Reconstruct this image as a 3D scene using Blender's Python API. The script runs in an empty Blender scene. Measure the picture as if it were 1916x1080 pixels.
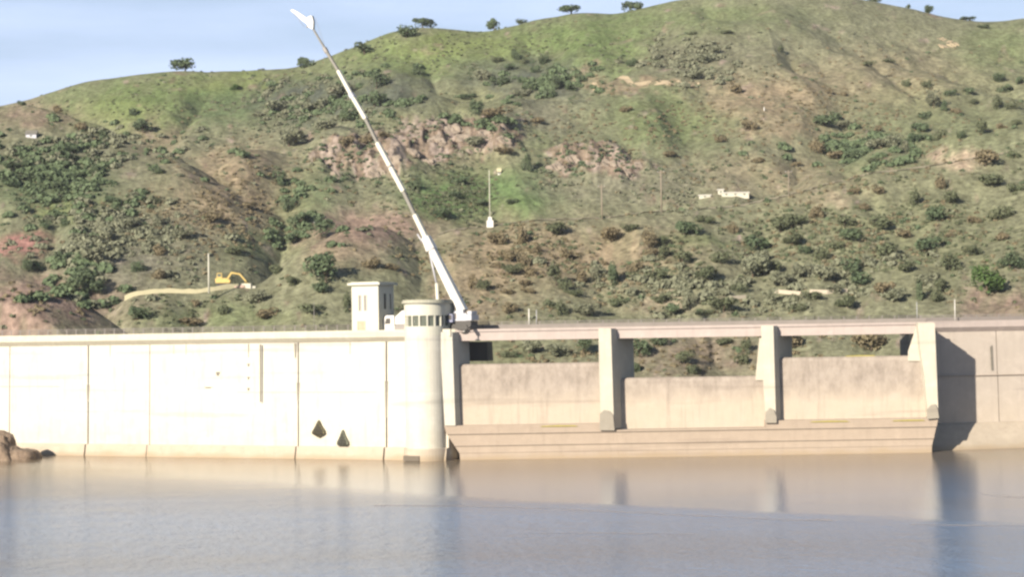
import bpy, bmesh, math, random
import numpy as np
from mathutils import Vector, Matrix

# ---------------------------------------------------------------- camera, sky, sun, exposure
SC = bpy.context.scene
COL = SC.collection
F = 4000.0                      # focal length in photograph pixels (1916 wide)
H = 25.0                        # eye height over the water
PITCH = math.atan(72.5 / 4000.0)
ROLL = math.radians(0.92)
CAM = np.array([0.0, 0.0, H])
_f = np.array([0, math.cos(PITCH), math.sin(PITCH)])
_u0 = np.array([0, -math.sin(PITCH), math.cos(PITCH)])
_ex = np.array([1.0, 0, 0])
_r = math.cos(ROLL) * _ex - math.sin(ROLL) * _u0
_u = math.cos(ROLL) * _u0 + math.sin(ROLL) * _ex

cd = bpy.data.cameras.new('camera')
cam = bpy.data.objects.new('camera', cd)
COL.objects.link(cam)
cam.matrix_world = Matrix(((_r[0], _u[0], -_f[0], 0), (_r[1], _u[1], -_f[1], 0), (_r[2], _u[2], -_f[2], H), (0, 0, 0, 1)))
cd.sensor_width = 36
cd.lens = 36 * F / 1916
cd.clip_start = 1
cd.clip_end = 9000
SC.camera = cam

SUN_AZ = math.radians(35)       # to the left of straight-behind-the-camera
SUN_EL = math.radians(21)
to_sun = Vector((-math.sin(SUN_AZ) * math.cos(SUN_EL), -math.cos(SUN_AZ) * math.cos(SUN_EL), math.sin(SUN_EL)))
w = bpy.data.worlds.new('World')
SC.world = w
w.use_nodes = True
nt = w.node_tree
bg = nt.nodes['Background']
sky = nt.nodes.new('ShaderNodeTexSky')
sky.sky_type = 'NISHITA'
sky.sun_disc = False
sky.sun_elevation = SUN_EL
sky.sun_rotation = math.atan2(to_sun.x, to_sun.y)
sky.altitude = 300
sky.air_density = 1.0
sky.dust_density = 0.7
sky.ozone_density = 2.5
# thin cloud veils, bright only low down so the upper sky gives less fill
tc = nt.nodes.new('ShaderNodeTexCoord')
mp = nt.nodes.new('ShaderNodeMapping')
mp.inputs['Scale'].default_value = (2.2, 2.2, 16.0)
nz = nt.nodes.new('ShaderNodeTexNoise')
nz.inputs['Scale'].default_value = 1.6
nz.inputs['Detail'].default_value = 5
rp = nt.nodes.new('ShaderNodeMapRange')
rp.inputs['From Min'].default_value = 0.28
rp.inputs['From Max'].default_value = 0.58
rp.inputs['To Min'].default_value = 0.35
rp.inputs['To Max'].default_value = 1.0
mx = nt.nodes.new('ShaderNodeMix')
mx.data_type = 'RGBA'
mx.inputs[7].default_value = (7.6, 9.2, 12.4, 1)
nt.links.new(tc.outputs['Generated'], mp.inputs['Vector'])
nt.links.new(mp.outputs['Vector'], nz.inputs['Vector'])
nt.links.new(nz.outputs['Fac'], rp.inputs['Value'])
sxz = nt.nodes.new('ShaderNodeSeparateXYZ'); nt.links.new(tc.outputs['Generated'], sxz.inputs[0])
lowb = nt.nodes.new('ShaderNodeMapRange'); lowb.interpolation_type = 'SMOOTHSTEP'
for a_, b_ in (('From Min', 0.36), ('From Max', 0.10), ('To Min', 0.0), ('To Max', 1.0)): lowb.inputs[a_].default_value = b_
nt.links.new(sxz.outputs['Z'], lowb.inputs['Value'])
mlt = nt.nodes.new('ShaderNodeMath'); mlt.operation = 'MULTIPLY'
nt.links.new(rp.outputs['Result'], mlt.inputs[0]); nt.links.new(lowb.outputs['Result'], mlt.inputs[1])
nt.links.new(mlt.outputs[0], mx.inputs['Factor'])
nt.links.new(sky.outputs['Color'], mx.inputs[6])
nt.links.new(mx.outputs[2], bg.inputs['Color'])
bg.inputs['Strength'].default_value = 0.05

sd = bpy.data.lights.new('sun', 'SUN')
sd.energy = 5.0
sd.angle = math.radians(0.5)
sd.color = (1.0, 0.90, 0.76)
sun = bpy.data.objects.new('sun', sd)
COL.objects.link(sun)
sun.rotation_euler = (-to_sun).to_track_quat('-Z', 'Y').to_euler()

SC.view_settings.view_transform = 'Standard'
SC.view_settings.look = 'None'
SC.view_settings.exposure = 0.92
SC.view_settings.gamma = 1
SC.cycles.filter_width = 2.6    # the photograph is soft
SC.cycles.max_bounces = 5
SC.cycles.diffuse_bounces = 1
SC.cycles.glossy_bounces = 3

rnd = random.Random(11)
RS = np.random.RandomState(5)

# ---------------------------------------------------------------- helpers
def raydir(px, py):
    return _f + (px - 958.0) / F * _r - (py - 540.0) / F * _u
def at(px, py, Y):
    """point at depth Y seen at a pixel of the photograph"""
    d = raydir(px, py)
    return CAM + d * (Y / d[1])
def proj(X, Y, Z):
    x, y, z = X, Y, Z - H
    cz = x * _f[0] + y * _f[1] + z * _f[2]
    cx = x * _r[0] + y * _r[1] + z * _r[2]
    cy = x * _u[0] + y * _u[1] + z * _u[2]
    return 958 + F * cx / cz, 540 - F * cy / cz

def tag(o, label=None, cat=None, group=None, kind=None):
    if label: o['label'] = label
    if cat: o['category'] = cat
    if group: o['group'] = group
    if kind: o['kind'] = kind
    return o
def empty(name, loc=(0, 0, 0), rz=0.0, **k):
    o = bpy.data.objects.new(name, None)
    COL.objects.link(o)
    o.location = loc
    o.rotation_euler = (0, 0, rz)
    return tag(o, **k)

class MB:
    """collects simple solids, then links them as one mesh object"""
    def __init__(s):
        s.v = []; s.f = []; s.sm = []
    def add(s, vs, fs, smooth=False):
        b = len(s.v)
        s.v += [tuple(float(c) for c in v) for v in vs]
        s.f += [tuple(b + i for i in f) for f in fs]
        s.sm += [smooth] * len(fs)
        return s
    def box(s, x0, x1, y0, y1, z0, z1):
        vs = [(x, y, z) for z in (z0, z1) for x, y in ((x0, y0), (x1, y0), (x1, y1), (x0, y1))]
        return s.add(vs, [(0, 3, 2, 1), (4, 5, 6, 7), (0, 1, 5, 4), (1, 2, 6, 5), (2, 3, 7, 6), (3, 0, 4, 7)])
    def prism(s, poly, ext):
        """closed polygon (list of 3D points) swept along ext"""
        n = len(poly)
        e = Vector(ext)
        vs = [Vector(p) for p in poly] + [Vector(p) + e for p in poly]
        fs = [tuple(range(n)), tuple(range(2 * n - 1, n - 1, -1))]
        fs += [(i, i + n, (i + 1) % n + n, (i + 1) % n) for i in range(n)]
        return s.add(vs, fs)
    def loft(s, rings, closed_ends=True, smooth=False):
        n = len(rings[0]); vs = [p for r in rings for p in r]; fs = []
        for k in range(len(rings) - 1):
            for i in range(n):
                j = (i + 1) % n
                fs.append((k * n + i, k * n + j, (k + 1) * n + j, (k + 1) * n + i))
        b = len(s.v)
        s.add(vs, fs, smooth)
        if closed_ends:
            s.f.append(tuple(b + i for i in range(n - 1, -1, -1))); s.sm.append(False)
            s.f.append(tuple(b + (len(rings) - 1) * n + i for i in range(n))); s.sm.append(False)
        return s
    def tube(s, a, b, r0, r1=None, n=10, smooth=True):
        a = Vector(a); b = Vector(b); r1 = r0 if r1 is None else r1
        d = (b - a).normalized()
        x = d.orthogonal().normalized(); y = d.cross(x)
        c = [(math.cos(2 * math.pi * i / n), math.sin(2 * math.pi * i / n)) for i in range(n)]
        return s.loft([[a + (x * p + y * q) * r0 for p, q in c], [b + (x * p + y * q) * r1 for p, q in c]], smooth=smooth)
    def beam(s, a, b, w0, h0, w1=None, h1=None, up=(0, 0, 1), ch=0.18):
        """chamfered box section from a to b"""
        a = Vector(a); b = Vector(b); w1 = w0 if w1 is None else w1; h1 = h0 if h1 is None else h1
        d = (b - a).normalized(); x = d.cross(Vector(up)).normalized(); y = x.cross(d)
        def ring(p, ww, hh):
            c = min(ww, hh) * ch
            q = [(-ww/2 + c, -hh/2), (ww/2 - c, -hh/2), (ww/2, -hh/2 + c), (ww/2, hh/2 - c), (ww/2 - c, hh/2), (-ww/2 + c, hh/2), (-ww/2, hh/2 - c), (-ww/2, -hh/2 + c)]
            return [p + x * i + y * j for i, j in q]
        return s.loft([ring(a, w0, h0), ring(b, w1, h1)])
    def build(s, name, mat, parent=None, bevel=0.0, **k):
        me = bpy.data.meshes.new(name)
        me.from_pydata(s.v, [], s.f)
        me.polygons.foreach_set('use_smooth', s.sm)
        bm = bmesh.new(); bm.from_mesh(me)
        bmesh.ops.recalc_face_normals(bm, faces=bm.faces)
        bm.to_mesh(me); bm.free()
        me.materials.append(mat)
        o = bpy.data.objects.new(name, me)
        COL.objects.link(o)
        if parent is not None: o.parent = parent
        if bevel:
            m = o.modifiers.new('bevel', 'BEVEL'); m.width = bevel; m.segments = 2; m.limit_method = 'ANGLE'
        return tag(o, **k)

def npmesh(name, verts, faces, mat, smooth=False, mats=None):
    verts = np.asarray(verts, np.float32); faces = np.asarray(faces, np.int32)
    me = bpy.data.meshes.new(name)
    k = faces.shape[1]
    me.vertices.add(len(verts)); me.vertices.foreach_set('co', verts.ravel())
    me.loops.add(faces.size); me.loops.foreach_set('vertex_index', faces.ravel())
    me.polygons.add(len(faces)); me.polygons.foreach_set('loop_start', np.arange(0, faces.size, k, dtype=np.int32))
    me.polygons.foreach_set('loop_total', np.full(len(faces), k, np.int32))
    me.update(calc_edges=True)
    me.polygons.foreach_set('use_smooth', np.full(len(faces), smooth, bool))
    me.materials.append(mat)
    return me

# value noise on a plane
_T = RS.rand(256, 256).astype(np.float64)
def vn(x, y):
    xi = np.floor(x).astype(int); yi = np.floor(y).astype(int)
    fx = x - xi; fy = y - yi
    fx = fx * fx * (3 - 2 * fx); fy = fy * fy * (3 - 2 * fy)
    a = _T[xi & 255, yi & 255]; b = _T[(xi + 1) & 255, yi & 255]
    c = _T[xi & 255, (yi + 1) & 255]; d = _T[(xi + 1) & 255, (yi + 1) & 255]
    return (a * (1 - fx) + b * fx) * (1 - fy) + (c * (1 - fx) + d * fx) * fy
def fbm(x, y, o=4):
    t = 0; a = 1; s = 0
    for i in range(o):
        t = t + a * vn(x + 17.3 * i, y + 41.7 * i); s += a; a *= 0.5; x = x * 2.03; y = y * 2.03
    return t / s
def sstep(a, b, x):
    t = np.clip((x - a) / (b - a), 0, 1)
    return t * t * (3 - 2 * t)

# ---------------------------------------------------------------- materials
def mat(name):
    m = bpy.data.materials.new(name); m.use_nodes = True
    n = m.node_tree
    return m, n, n.nodes['Principled BSDF']
def node(n, t, **k):
    x = n.nodes.new(t)
    for a, b in k.items():
        if a.startswith('i_'):
            x.inputs[a[2:].replace('_', ' ')].default_value = b
        else: setattr(x, a, b)
    return x
def mixc(n, fac, a, b, mode='MIX'):
    x = n.nodes.new('ShaderNodeMix'); x.data_type = 'RGBA'; x.blend_type = mode
    for s, v in ((0, fac), (6, a), (7, b)):
        if hasattr(v, 'links'): n.links.new(v, x.inputs[s])
        elif s == 0: x.inputs[0].default_value = v
        else: x.inputs[s].default_value = tuple(v) + (1,) if len(v) == 3 else v
    return x.outputs[2]
def noise(n, scale, detail=4, vec=None, stretch=None, rough=0.55, coord='Object', rot=0.0):
    t = n.nodes.new('ShaderNodeTexCoord'); src = t.outputs[coord]
    if stretch:
        m = n.nodes.new('ShaderNodeMapping'); m.inputs['Scale'].default_value = stretch; m.inputs['Rotation'].default_value = (0, 0, rot); m.inputs['Location'].default_value = (3.37 * (rot > 0), 7.71 * (rot > 0), 1.3 * (rot > 0))
        n.links.new(src, m.inputs['Vector']); src = m.outputs['Vector']
    x = n.nodes.new('ShaderNodeTexNoise'); x.inputs['Scale'].default_value = scale
    x.inputs['Detail'].default_value = detail; x.inputs['Roughness'].default_value = rough
    n.links.new(src, x.inputs['Vector'])
    return x.outputs['Fac']
def mr(n, v, a, b, c=0.0, d=1.0):
    x = n.nodes.new('ShaderNodeMapRange')
    x.inputs['From Min'].default_value = a; x.inputs['From Max'].default_value = b
    x.inputs['To Min'].default_value = c; x.inputs['To Max'].default_value = d
    n.links.new(v, x.inputs['Value']); return x.outputs['Result']
def bump(n, p, h, strength, dist):
    b = n.nodes.new('ShaderNodeBump'); b.inputs['Strength'].default_value = strength; b.inputs['Distance'].default_value = dist
    n.links.new(h, b.inputs['Height']); n.links.new(b.outputs['Normal'], p.inputs['Normal'])
def height_z(n):
    g = n.nodes.new('ShaderNodeNewGeometry'); s = n.nodes.new('ShaderNodeSeparateXYZ')
    n.links.new(g.outputs['Position'], s.inputs['Vector']); return s.outputs['Z']

def plain(name, col, rough=0.6, metal=0.0, var=0.12, scale=1.5):
    m, n, p = mat(name)
    f = noise(n, scale, 5)
    c = mixc(n, f, tuple(x * (1 - var) for x in col), tuple(min(1, x * (1 + var)) for x in col))
    n.links.new(c, p.inputs['Base Color'])
    p.inputs['Roughness'].default_value = rough; p.inputs['Metallic'].default_value = metal
    bump(n, p, f, 0.15, 0.02)
    return m

def concrete(name, top, low, zmid, zband, stain, stain_amt, grime=0.5, mott=0.0):
    """weathered concrete: 'low' colour below the old waterline at zmid, streaks running down"""
    m, n, p = mat(name)
    z = height_z(n)
    wob = noise(n, 0.25, 3)
    zz = n.nodes.new('ShaderNodeMath'); zz.operation = 'MULTIPLY_ADD'
    n.links.new(wob, zz.inputs[0]); zz.inputs[1].default_value = 2.2; n.links.new(z, zz.inputs[2])
    t = mr(n, zz.outputs[0], zmid - zband + 1.1, zmid + zband + 1.1)
    base = mixc(n, t, low, top)
    st = noise(n, 1.0, 7, stretch=(0.9, 0.9, 0.06), rough=0.75, rot=0.7)
    s1 = mr(n, st, 0.52, 0.78, 0.0, stain_amt)
    c = mixc(n, s1, base, stain)
    pale = noise(n, 1.0, 5, stretch=(0.35, 0.35, 0.5), rough=0.7, rot=1.1)
    c = mixc(n, mr(n, pale, 0.5, 0.75, 0.0, 0.6), c, tuple(min(1, x * 1.25) for x in top))
    sp = noise(n, 0.5, 7, rough=0.7)
    c = mixc(n, mr(n, sp, 0.3, 0.75, 0.0, grime), c, tuple(x * 0.72 for x in low), 'MIX')
    lf = noise(n, 1.0, 3, stretch=(0.02, 0.02, 0.45), rough=0.5, rot=0.3)
    c = mixc(n, mr(n, lf, 0.60, 0.66, 0.0, 0.25), c, tuple(x * 0.8 for x in stain))
    if mott:      # mottled dark film above the old waterline
        mo = noise(n, 1.0, 7, stretch=(0.5, 0.5, 0.28), rough=0.75, rot=0.4)
        mm = n.nodes.new('ShaderNodeMath'); mm.operation = 'MULTIPLY'
        n.links.new(mr(n, mo, 0.42, 0.66, 0.0, mott), mm.inputs[0]); n.links.new(t, mm.inputs[1])
        c = mixc(n, mm.outputs[0], c, stain)
    # damp, algae-brown foot just above the present water
    wet = mr(n, zz.outputs[0], 1.2, 2.2, 0.75, 0.0)
    c = mixc(n, wet, c, (0.30, 0.23, 0.15))
    n.links.new(c, p.inputs['Base Color'])
    p.inputs['Roughness'].default_value = 0.9
    bump(n, p, sp, 0.4, 0.08)
    return m

M_WALL = concrete('white_concrete', (0.51, 0.49, 0.425), (0.51, 0.47, 0.38), 5, 3, (0.24, 0.22, 0.19), 0.6, 0.35)
M_FOOT = concrete('tan_concrete', (0.42, 0.36, 0.285), (0.39, 0.33, 0.25), 1, 1, (0.28, 0.22, 0.165), 0.6, 0.5)
M_WEIR = concrete('weir_concrete', (0.345, 0.295, 0.25), (0.45, 0.38, 0.30), 11.8, 2.0, (0.20, 0.165, 0.135), 0.75, 0.4, 0.8)
M_STEP = concrete('step_concrete', (0.335, 0.27, 0.21), (0.37, 0.30, 0.235), 4, 3, (0.24, 0.19, 0.15), 0.7, 0.5)
M_BEAM = concrete('beam_concrete', (0.42, 0.355, 0.32), (0.42, 0.355, 0.32), 10, 3, (0.28, 0.23, 0.21), 0.6, 0.4)
M_PIER = concrete('pier_concrete', (0.49, 0.46, 0.375), (0.49, 0.445, 0.355), 10, 3, (0.29, 0.25, 0.2), 0.45, 0.3)
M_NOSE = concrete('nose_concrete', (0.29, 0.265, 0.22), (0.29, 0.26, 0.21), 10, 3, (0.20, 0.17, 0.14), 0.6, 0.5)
M_RWALL = concrete('right_concrete', (0.43, 0.375, 0.32), (0.46, 0.395, 0.32), 9, 3, (0.28, 0.24, 0.22), 0.6, 0.4)
M_STAIN = plain('dark_stain', (0.17, 0.155, 0.125), 0.95, var=.3)
M_MOSS = plain('yellow_moss', (0.34, 0.29, 0.07), 0.95, var=.3)
M_RENDER = plain('cream_render', (0.50, 0.485, 0.40), 0.85, var=0.08, scale=0.8)
M_ROOFC = plain('roof_concrete', (0.34, 0.33, 0.26), 0.9, var=0.2)
M_GLASS = plain('dusty_glass', (0.10, 0.11, 0.085), 0.25, var=0.25, scale=0.8)
M_DARK = plain('dark_metal', (0.05, 0.045, 0.04), 0.6)
M_STEEL = plain('grey_steel', (0.24, 0.22, 0.20), 0.5, 0.2)
M_RAIL = plain('rail_paint', (0.20, 0.18, 0.165), 0.6)
M_WHITE = plain('white_paint', (0.62, 0.60, 0.55), 0.4, var=0.06)
M_PALE = plain('pale_grey_paint', (0.42, 0.42, 0.45), 0.4, var=0.1)
M_BOOMG = plain('boom_grey', (0.17, 0.16, 0.135), 0.5, var=0.15)
M_BOOMC = plain('boom_cream', (0.55, 0.53, 0.44), 0.45, var=0.06)
M_BLUE = plain('blue_grey_paint', (0.20, 0.21, 0.30), 0.5)
M_TYRE = plain('tyre_rubber', (0.02, 0.02, 0.02), 0.9)
M_YELL = plain('yellow_paint', (0.52, 0.38, 0.12), 0.5, var=0.1)
M_YWALL = plain('pale_yellow_wall', (0.46, 0.42, 0.27), 0.9, var=0.15, scale=0.5)
M_WOOD = plain('weathered_wood', (0.24, 0.20, 0.15), 0.9, var=0.2)
M_BARK = plain('bark', (0.10, 0.075, 0.05), 0.95, var=0.2)
M_ASPH = plain('asphalt', (0.11, 0.10, 0.09), 0.9)
M_OPEN = plain('opening_dark', (0.12, 0.10, 0.075), 0.9)
M_GRATE = plain('grate_metal', (0.115, 0.10, 0.05), 0.8, var=0.2)
M_GRATE2 = plain('grate_metal_grey', (0.15, 0.155, 0.11), 0.8, var=0.2)

def foliage(name, a, b):
    m, n, p = mat(name)
    oi = n.nodes.new('ShaderNodeObjectInfo')
    f = noise(n, 0.8, 3)
    a = tuple(x * 1.25 for x in a); b = tuple(x * 1.25 for x in b)
    c = mixc(n, mr(n, f, 0.3, 0.7), a, b)
    c2 = mixc(n, mr(n, oi.outputs['Random'], 0, 1, 0.0, 0.25), c, (0.085, 0.08, 0.05))
    n.links.new(c2, p.inputs['Base Color'])
    p.inputs['Roughness'].default_value = 0.75
    p.inputs['Specular IOR Level'].default_value = 0.2
    return m
M_LEAF = [foliage('leaf_olive', (0.064, 0.078, 0.042), (0.108, 0.122, 0.068)),
          foliage('leaf_dark', (0.050, 0.074, 0.040), (0.088, 0.118, 0.062)),
          foliage('leaf_grey', (0.115, 0.125, 0.080), (0.18, 0.185, 0.125)),
          foliage('leaf_brown', (0.12, 0.098, 0.058), (0.18, 0.15, 0.09)),
          foliage('leaf_green', (0.034, 0.066, 0.018), (0.060, 0.105, 0.028)),
          foliage('leaf_mid', (0.062, 0.095, 0.048), (0.105, 0.148, 0.075))]

# ---------------------------------------------------------------- terrain
def crest(pts, sf, sb, rnd_=8):
    us, zs, ys = [], [], []
    for px, py, Y in pts:
        q = at(px, py, Y); us.append(q[0] / q[1]); zs.append(q[2]); ys.append(Y)
    uu = np.linspace(-1.6, 1.6, 3201)
    z = np.interp(uu, us, zs); y = np.interp(uu, us, ys)
    k = np.exp(-0.5 * (np.arange(-30, 31) / 4.5) ** 2); k /= k.sum()
    z = np.convolve(np.pad(z, 30, 'edge'), k, 'valid'); y = np.convolve(np.pad(y, 30, 'edge'), k, 'valid')
    return uu, z, y, sf, sb, rnd_
LAYERS = {
    'C': crest([(-3000, 520, 1150), (-900, 330, 1050), (-300, 250, 1000), (0, 197, 1000), (60, 183, 1000), (120, 163, 1000), (180, 148, 1000), (250, 138, 1000), (330, 133, 1000), (450, 133, 1000),
                (550, 128, 1000), (610, 108, 1000), (650, 90, 1000), (700, 68, 1000), (740, 54, 1000), (800, 52, 1000), (870, 57, 1000), (920, 57, 1000), (980, 41, 1000), (1050, 26, 1000),
                (1090, 22, 1000), (1150, 27, 1000), (1200, 15, 1000), (1260, 0, 1000), (1330, -14, 1000), (1450, -22, 1000), (1580, -12, 1000), (1640, 3, 1000), (1700, 15, 1000), (1760, 32, 1000),
                (1830, 41, 1000), (1870, 41, 1000), (1916, 34, 1000), (2100, 20, 1000), (2600, 150, 1050), (5000, 500, 1150)], 0.46, 0.4, 10),
    'D': crest([(-3000, 520, 900), (-900, 300, 800), (-200, 205, 770), (0, 203, 770), (100, 212, 765), (200, 248, 755), (330, 300, 740), (430, 352, 725), (560, 420, 710), (800, 600, 700), (1500, 800, 700)], 0.5, 0.35, 6),
    'B': crest([(-3000, 600, 800), (-900, 520, 700), (-100, 452, 690), (0, 432, 690), (90, 413, 695), (200, 380, 700), (330, 326, 720), (430, 287, 750), (520, 264, 780), (600, 227, 800), (700, 200, 820),
                (830, 166, 835), (900, 168, 840), (1000, 184, 840), (1080, 178, 850), (1130, 142, 870), (1200, 102, 890), (1260, 66, 920), (1330, 34, 940), (1420, 30, 950), (1520, 60, 930),
                (1620, 110, 900), (1750, 150, 880), (1916, 170, 870), (2400, 230, 870), (5000, 560, 900)], 0.50, 0.30, 8),
    'H': crest([(700, 800, 700), (1350, 420, 700), (1440, 345, 700), (1520, 290, 705), (1600, 282, 710), (1700, 262, 715), (1800, 235, 720), (1916, 205, 725), (2400, 240, 740), (5000, 560, 800)], 0.5, 0.25, 8),
    'A': crest([(-3000, 700, 560), (-400, 640, 560), (100, 622, 560), (205, 590, 560), (235, 552, 560), (300, 546, 562), (400, 540, 565), (470, 530, 570), (540, 480, 580), (600, 452, 585), (660, 424, 592),
                (730, 412, 600), (830, 432, 605), (920, 423, 610), (1000, 412, 612), (1130, 404, 615), (1300, 392, 618), (1400, 378, 622), (1480, 358, 625), (1560, 338, 630), (1620, 322, 632),
                (1780, 302, 635), (1916, 272, 640), (2400, 240, 650), (5000, 600, 700)], 0.46, 0.30, 4),
    'E': crest([(-3000, 560, 500), (-300, 505, 495), (0, 520, 490), (60, 524, 490), (130, 552, 490), (200, 588, 490), (245, 614, 490), (330, 700, 490), (500, 900, 490)], 0.42, 0.6, 3),
    'G': crest([(1500, 800, 500), (1760, 650, 500), (1800, 598, 500), (1850, 578, 500), (1916, 545, 500), (2200, 480, 505), (5000, 620, 520)], 0.42, 0.6, 3),
}
OX, OY = at(870, 862, 403)[0], 403.0
TH = math.radians(25.4)
T2 = np.array([-math.cos(TH), math.sin(TH)])     # along the left dam, leftwards
N2 = np.array([-math.sin(TH), -math.cos(TH)])    # out over the water
def dam_line(X):
    return np.where(X < OX, OY + (OX - X) * math.tan(TH), np.where(X > 78, 414 + (X - 78) * 0.36, 405.0))
ROCKZ = [(1100, 300, 60, 22), (700, 292, 105, 42), (850, 250, 85, 36), (930, 262, 50, 26), (615, 290, 34, 20), (1110, 303, 85, 28), (1165, 318, 40, 24)]
def blobw(px, py, b):
    cx, cy, rx, ry = b[:4]
    d = ((px - cx) / rx) ** 2 + ((py - cy) / ry) ** 2
    return np.exp(-d ** 1.3)
def terrain(U, Y):
    X = U * Y
    parts = []
    for k, (uu, zc, yc, sf, sb, rr) in LAYERS.items():
        z0 = np.interp(U, uu, zc); y0 = np.interp(U, uu, yc); d = Y - y0
        fall = np.where(d < 0, sf, sb) * (np.sqrt(d * d + rr * rr) - rr)
        if k in 'AG' : fall = fall * np.where(d < 0, 1.0, 1.0)
        parts.append(z0 - fall)
    P = np.stack(parts); kk = 2.2
    mxv = P.max(0)
    z = mxv + kk * np.log(np.exp((P - mxv) / kk).sum(0)) 
    # floor of the valley under the dam
    z = np.maximum(z, -4 + (Y - 430) * 0.02)
    amp = (0.35 + 0.65 * sstep(440, 700, Y)) * (1 - 0.85 * sstep(930, 985, Y))
    near = sstep(430, 470, Y)
    uA, zA, yA = LAYERS['A'][:3]
    amp = amp * (1 - 0.85 * np.exp(-((Y - np.interp(U, uA, yA)) / 13.0) ** 2) * np.maximum(sstep(-.045, -.02, U), sstep(-.205, -.190, U) * sstep(-.118, -.130, U)))
    gul = np.abs(fbm(X / 55 + 3, Y / 150 + 9, 3) - 0.5) * 2
    z = z + near * amp * ((fbm(X / 38, Y / 38, 5) - 0.5) * 7.0 - (0.28 - gul).clip(0) * 20 + (fbm(X / 9, Y / 9, 3) - 0.5) * 1.5)
    px, py = proj(X, Y, z)
    rk = sum(blobw(px, py, b) for b in ROCKZ).clip(0, 1)
    r1 = np.abs(fbm(X / 16 + 50, Y / 22, 4) - 0.5) * 2
    st = fbm(X / 10 + 7, Y / 10 + 3, 3) * 5
    z = z + rk * (4.5 - r1 * 13 + (np.floor(st) + sstep(0.0, 0.35, st - np.floor(st)) - st) * 2.2)
    dl = dam_line(X)
    z = z - 30 * sstep(22, 10, Y - dl)
    return z, px, py, rk

ul = np.concatenate([np.linspace(-1.5, -0.30, 40, endpoint=False), np.linspace(-0.30, 0.30, 1000), np.linspace(0.30, 1.5, 41)[1:]])
yl = np.concatenate([np.linspace(405, 640, 210, endpoint=False), np.linspace(640, 1060, 300, endpoint=False), np.linspace(1060, 3200, 40)])
UU, YY = np.meshgrid(ul, yl, indexing='ij')
ZZ, PX, PY, RK = terrain(UU, YY)
NU, NY = UU.shape
TAN = (0.215, 0.170, 0.100); OLIVE = (0.138, 0.145, 0.072); GREEN = (0.098, 0.133, 0.046); BRIGHT = (0.130, 0.158, 0.050)
DEEP = (0.066, 0.075, 0.052); SCRUB = (0.100, 0.098, 0.060); BLUEG = (0.085, 0.115, 0.050); ROCK = (0.235, 0.185, 0.14); RED = (0.225, 0.120, 0.092)
PALE = (0.34, 0.26, 0.17); BROWN = (0.200, 0.145, 0.102); GREYS = (0.135, 0.125, 0.085); LUSH = (0.080, 0.132, 0.042)
base = np.empty(UU.shape + (3,)); base[:] = (0.150, 0.152, 0.085)
PAINT = [(330, 185, 270, 42, GREEN, 1), (480, 150, 150, 26, BRIGHT, .8), (230, 220, 110, 34, BRIGHT, .6), (400, 205, 90, 32, BLUEG, .8),
         (560, 190, 90, 42, DEEP, 1), (650, 190, 120, 42, DEEP, 1), (780, 110, 200, 45, GREEN, .9), (900, 85, 200, 34, BRIGHT, .8), (1060, 75, 150, 48, GREEN, .9), (1120, 100, 80, 60, GREEN, .8),
         (985, 150, 130, 40, DEEP, 1), (290, 265, 50, 30, TAN, .8), (60, 218, 90, 24, BROWN, .7), (150, 300, 190, 55, SCRUB, .7), (80, 350, 140, 44, BLUEG, .8),
         (135, 392, 75, 20, BRIGHT, .8), (860, 190, 130, 24, OLIVE, .9), (740, 222, 120, 20, OLIVE, .9), (460, 310, 90, 40, TAN, .6), (1000, 225, 70, 40, GREYS, .4), (1010, 270, 40, 25, GREEN, .4),
         (810, 375, 70, 44, LUSH, .8), (940, 362, 88, 56, LUSH, 1), (850, 370, 90, 50, LUSH, .7), (560, 395, 66, 66, LUSH, .5), (740, 175, 70, 34, DEEP, .8), (1150, 60, 80, 40, GREEN, .6), (560, 395, 60, 62, BLUEG, .9), (480, 460, 60, 30, GREEN, .5), (700, 430, 120, 34, BROWN, .9), (650, 460, 90, 34, BROWN, .5), (400, 380, 120, 60, TAN, .4),
         (220, 470, 140, 75, GREYS, .9), (430, 380, 110, 60, TAN, .7), (150, 450, 100, 60, BLUEG, .4), (30, 462, 50, 16, RED, 1), (66, 447, 26, 14, RED, 1), (90, 575, 150, 48, BROWN, 1), (20, 560, 120, 48, BROWN, 1),
         (400, 590, 160, 22, GREEN, .5), (1250, 235, 130, 50, GREEN, .7), (1220, 190, 90, 30, GREEN, .5), (1310, 105, 110, 45, SCRUB, .6), (1200, 158, 110, 9, TAN, .9), (1440, 185, 130, 50, TAN, .9),
         (1480, 245, 90, 20, TAN, .8), (1660, 150, 180, 60, TAN, .5), (1750, 230, 200, 80, GREEN, .35), (1880, 90, 90, 50, GREEN, .6), (1300, 30, 200, 30, GREEN, .6), (1600, 300, 60, 26, BLUEG, .6),
         (1795, 300, 45, 16, PALE, .9), (1560, 372, 55, 16, PALE, .6), (1100, 480, 200, 60, TAN, .9), (930, 500, 80, 90, TAN, .8), (1330, 455, 90, 14, GREEN, .5), (1700, 430, 230, 100, OLIVE, .6),
         (860, 590, 80, 30, BROWN, .5), (1880, 578, 85, 34, BROWN, 1), (450, 350, 80, 60, TAN, .6), (700, 415, 110, 30, BROWN, .7), (860, 520, 60, 60, TAN, .6), (640, 470, 80, 30, TAN, .5), (870, 300, 120, 30, TAN, .3), (1240, 570, 60, 14, PALE, .5), (1300, 670, 120, 50, BROWN, .6), (1450, 330, 160, 40, TAN, .5), (1170, 345, 200, 30, GREYS, .5), (950, 650, 70, 40, OLIVE, .8)]
wob = (fbm(UU * 160, YY / 9.0, 4) - 0.5); wob2 = (fbm(UU * 160 + 80, YY / 9.0 + 40, 4) - 0.5)
qx = PX + wob * 80; qy = PY + wob2 * 46
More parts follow.
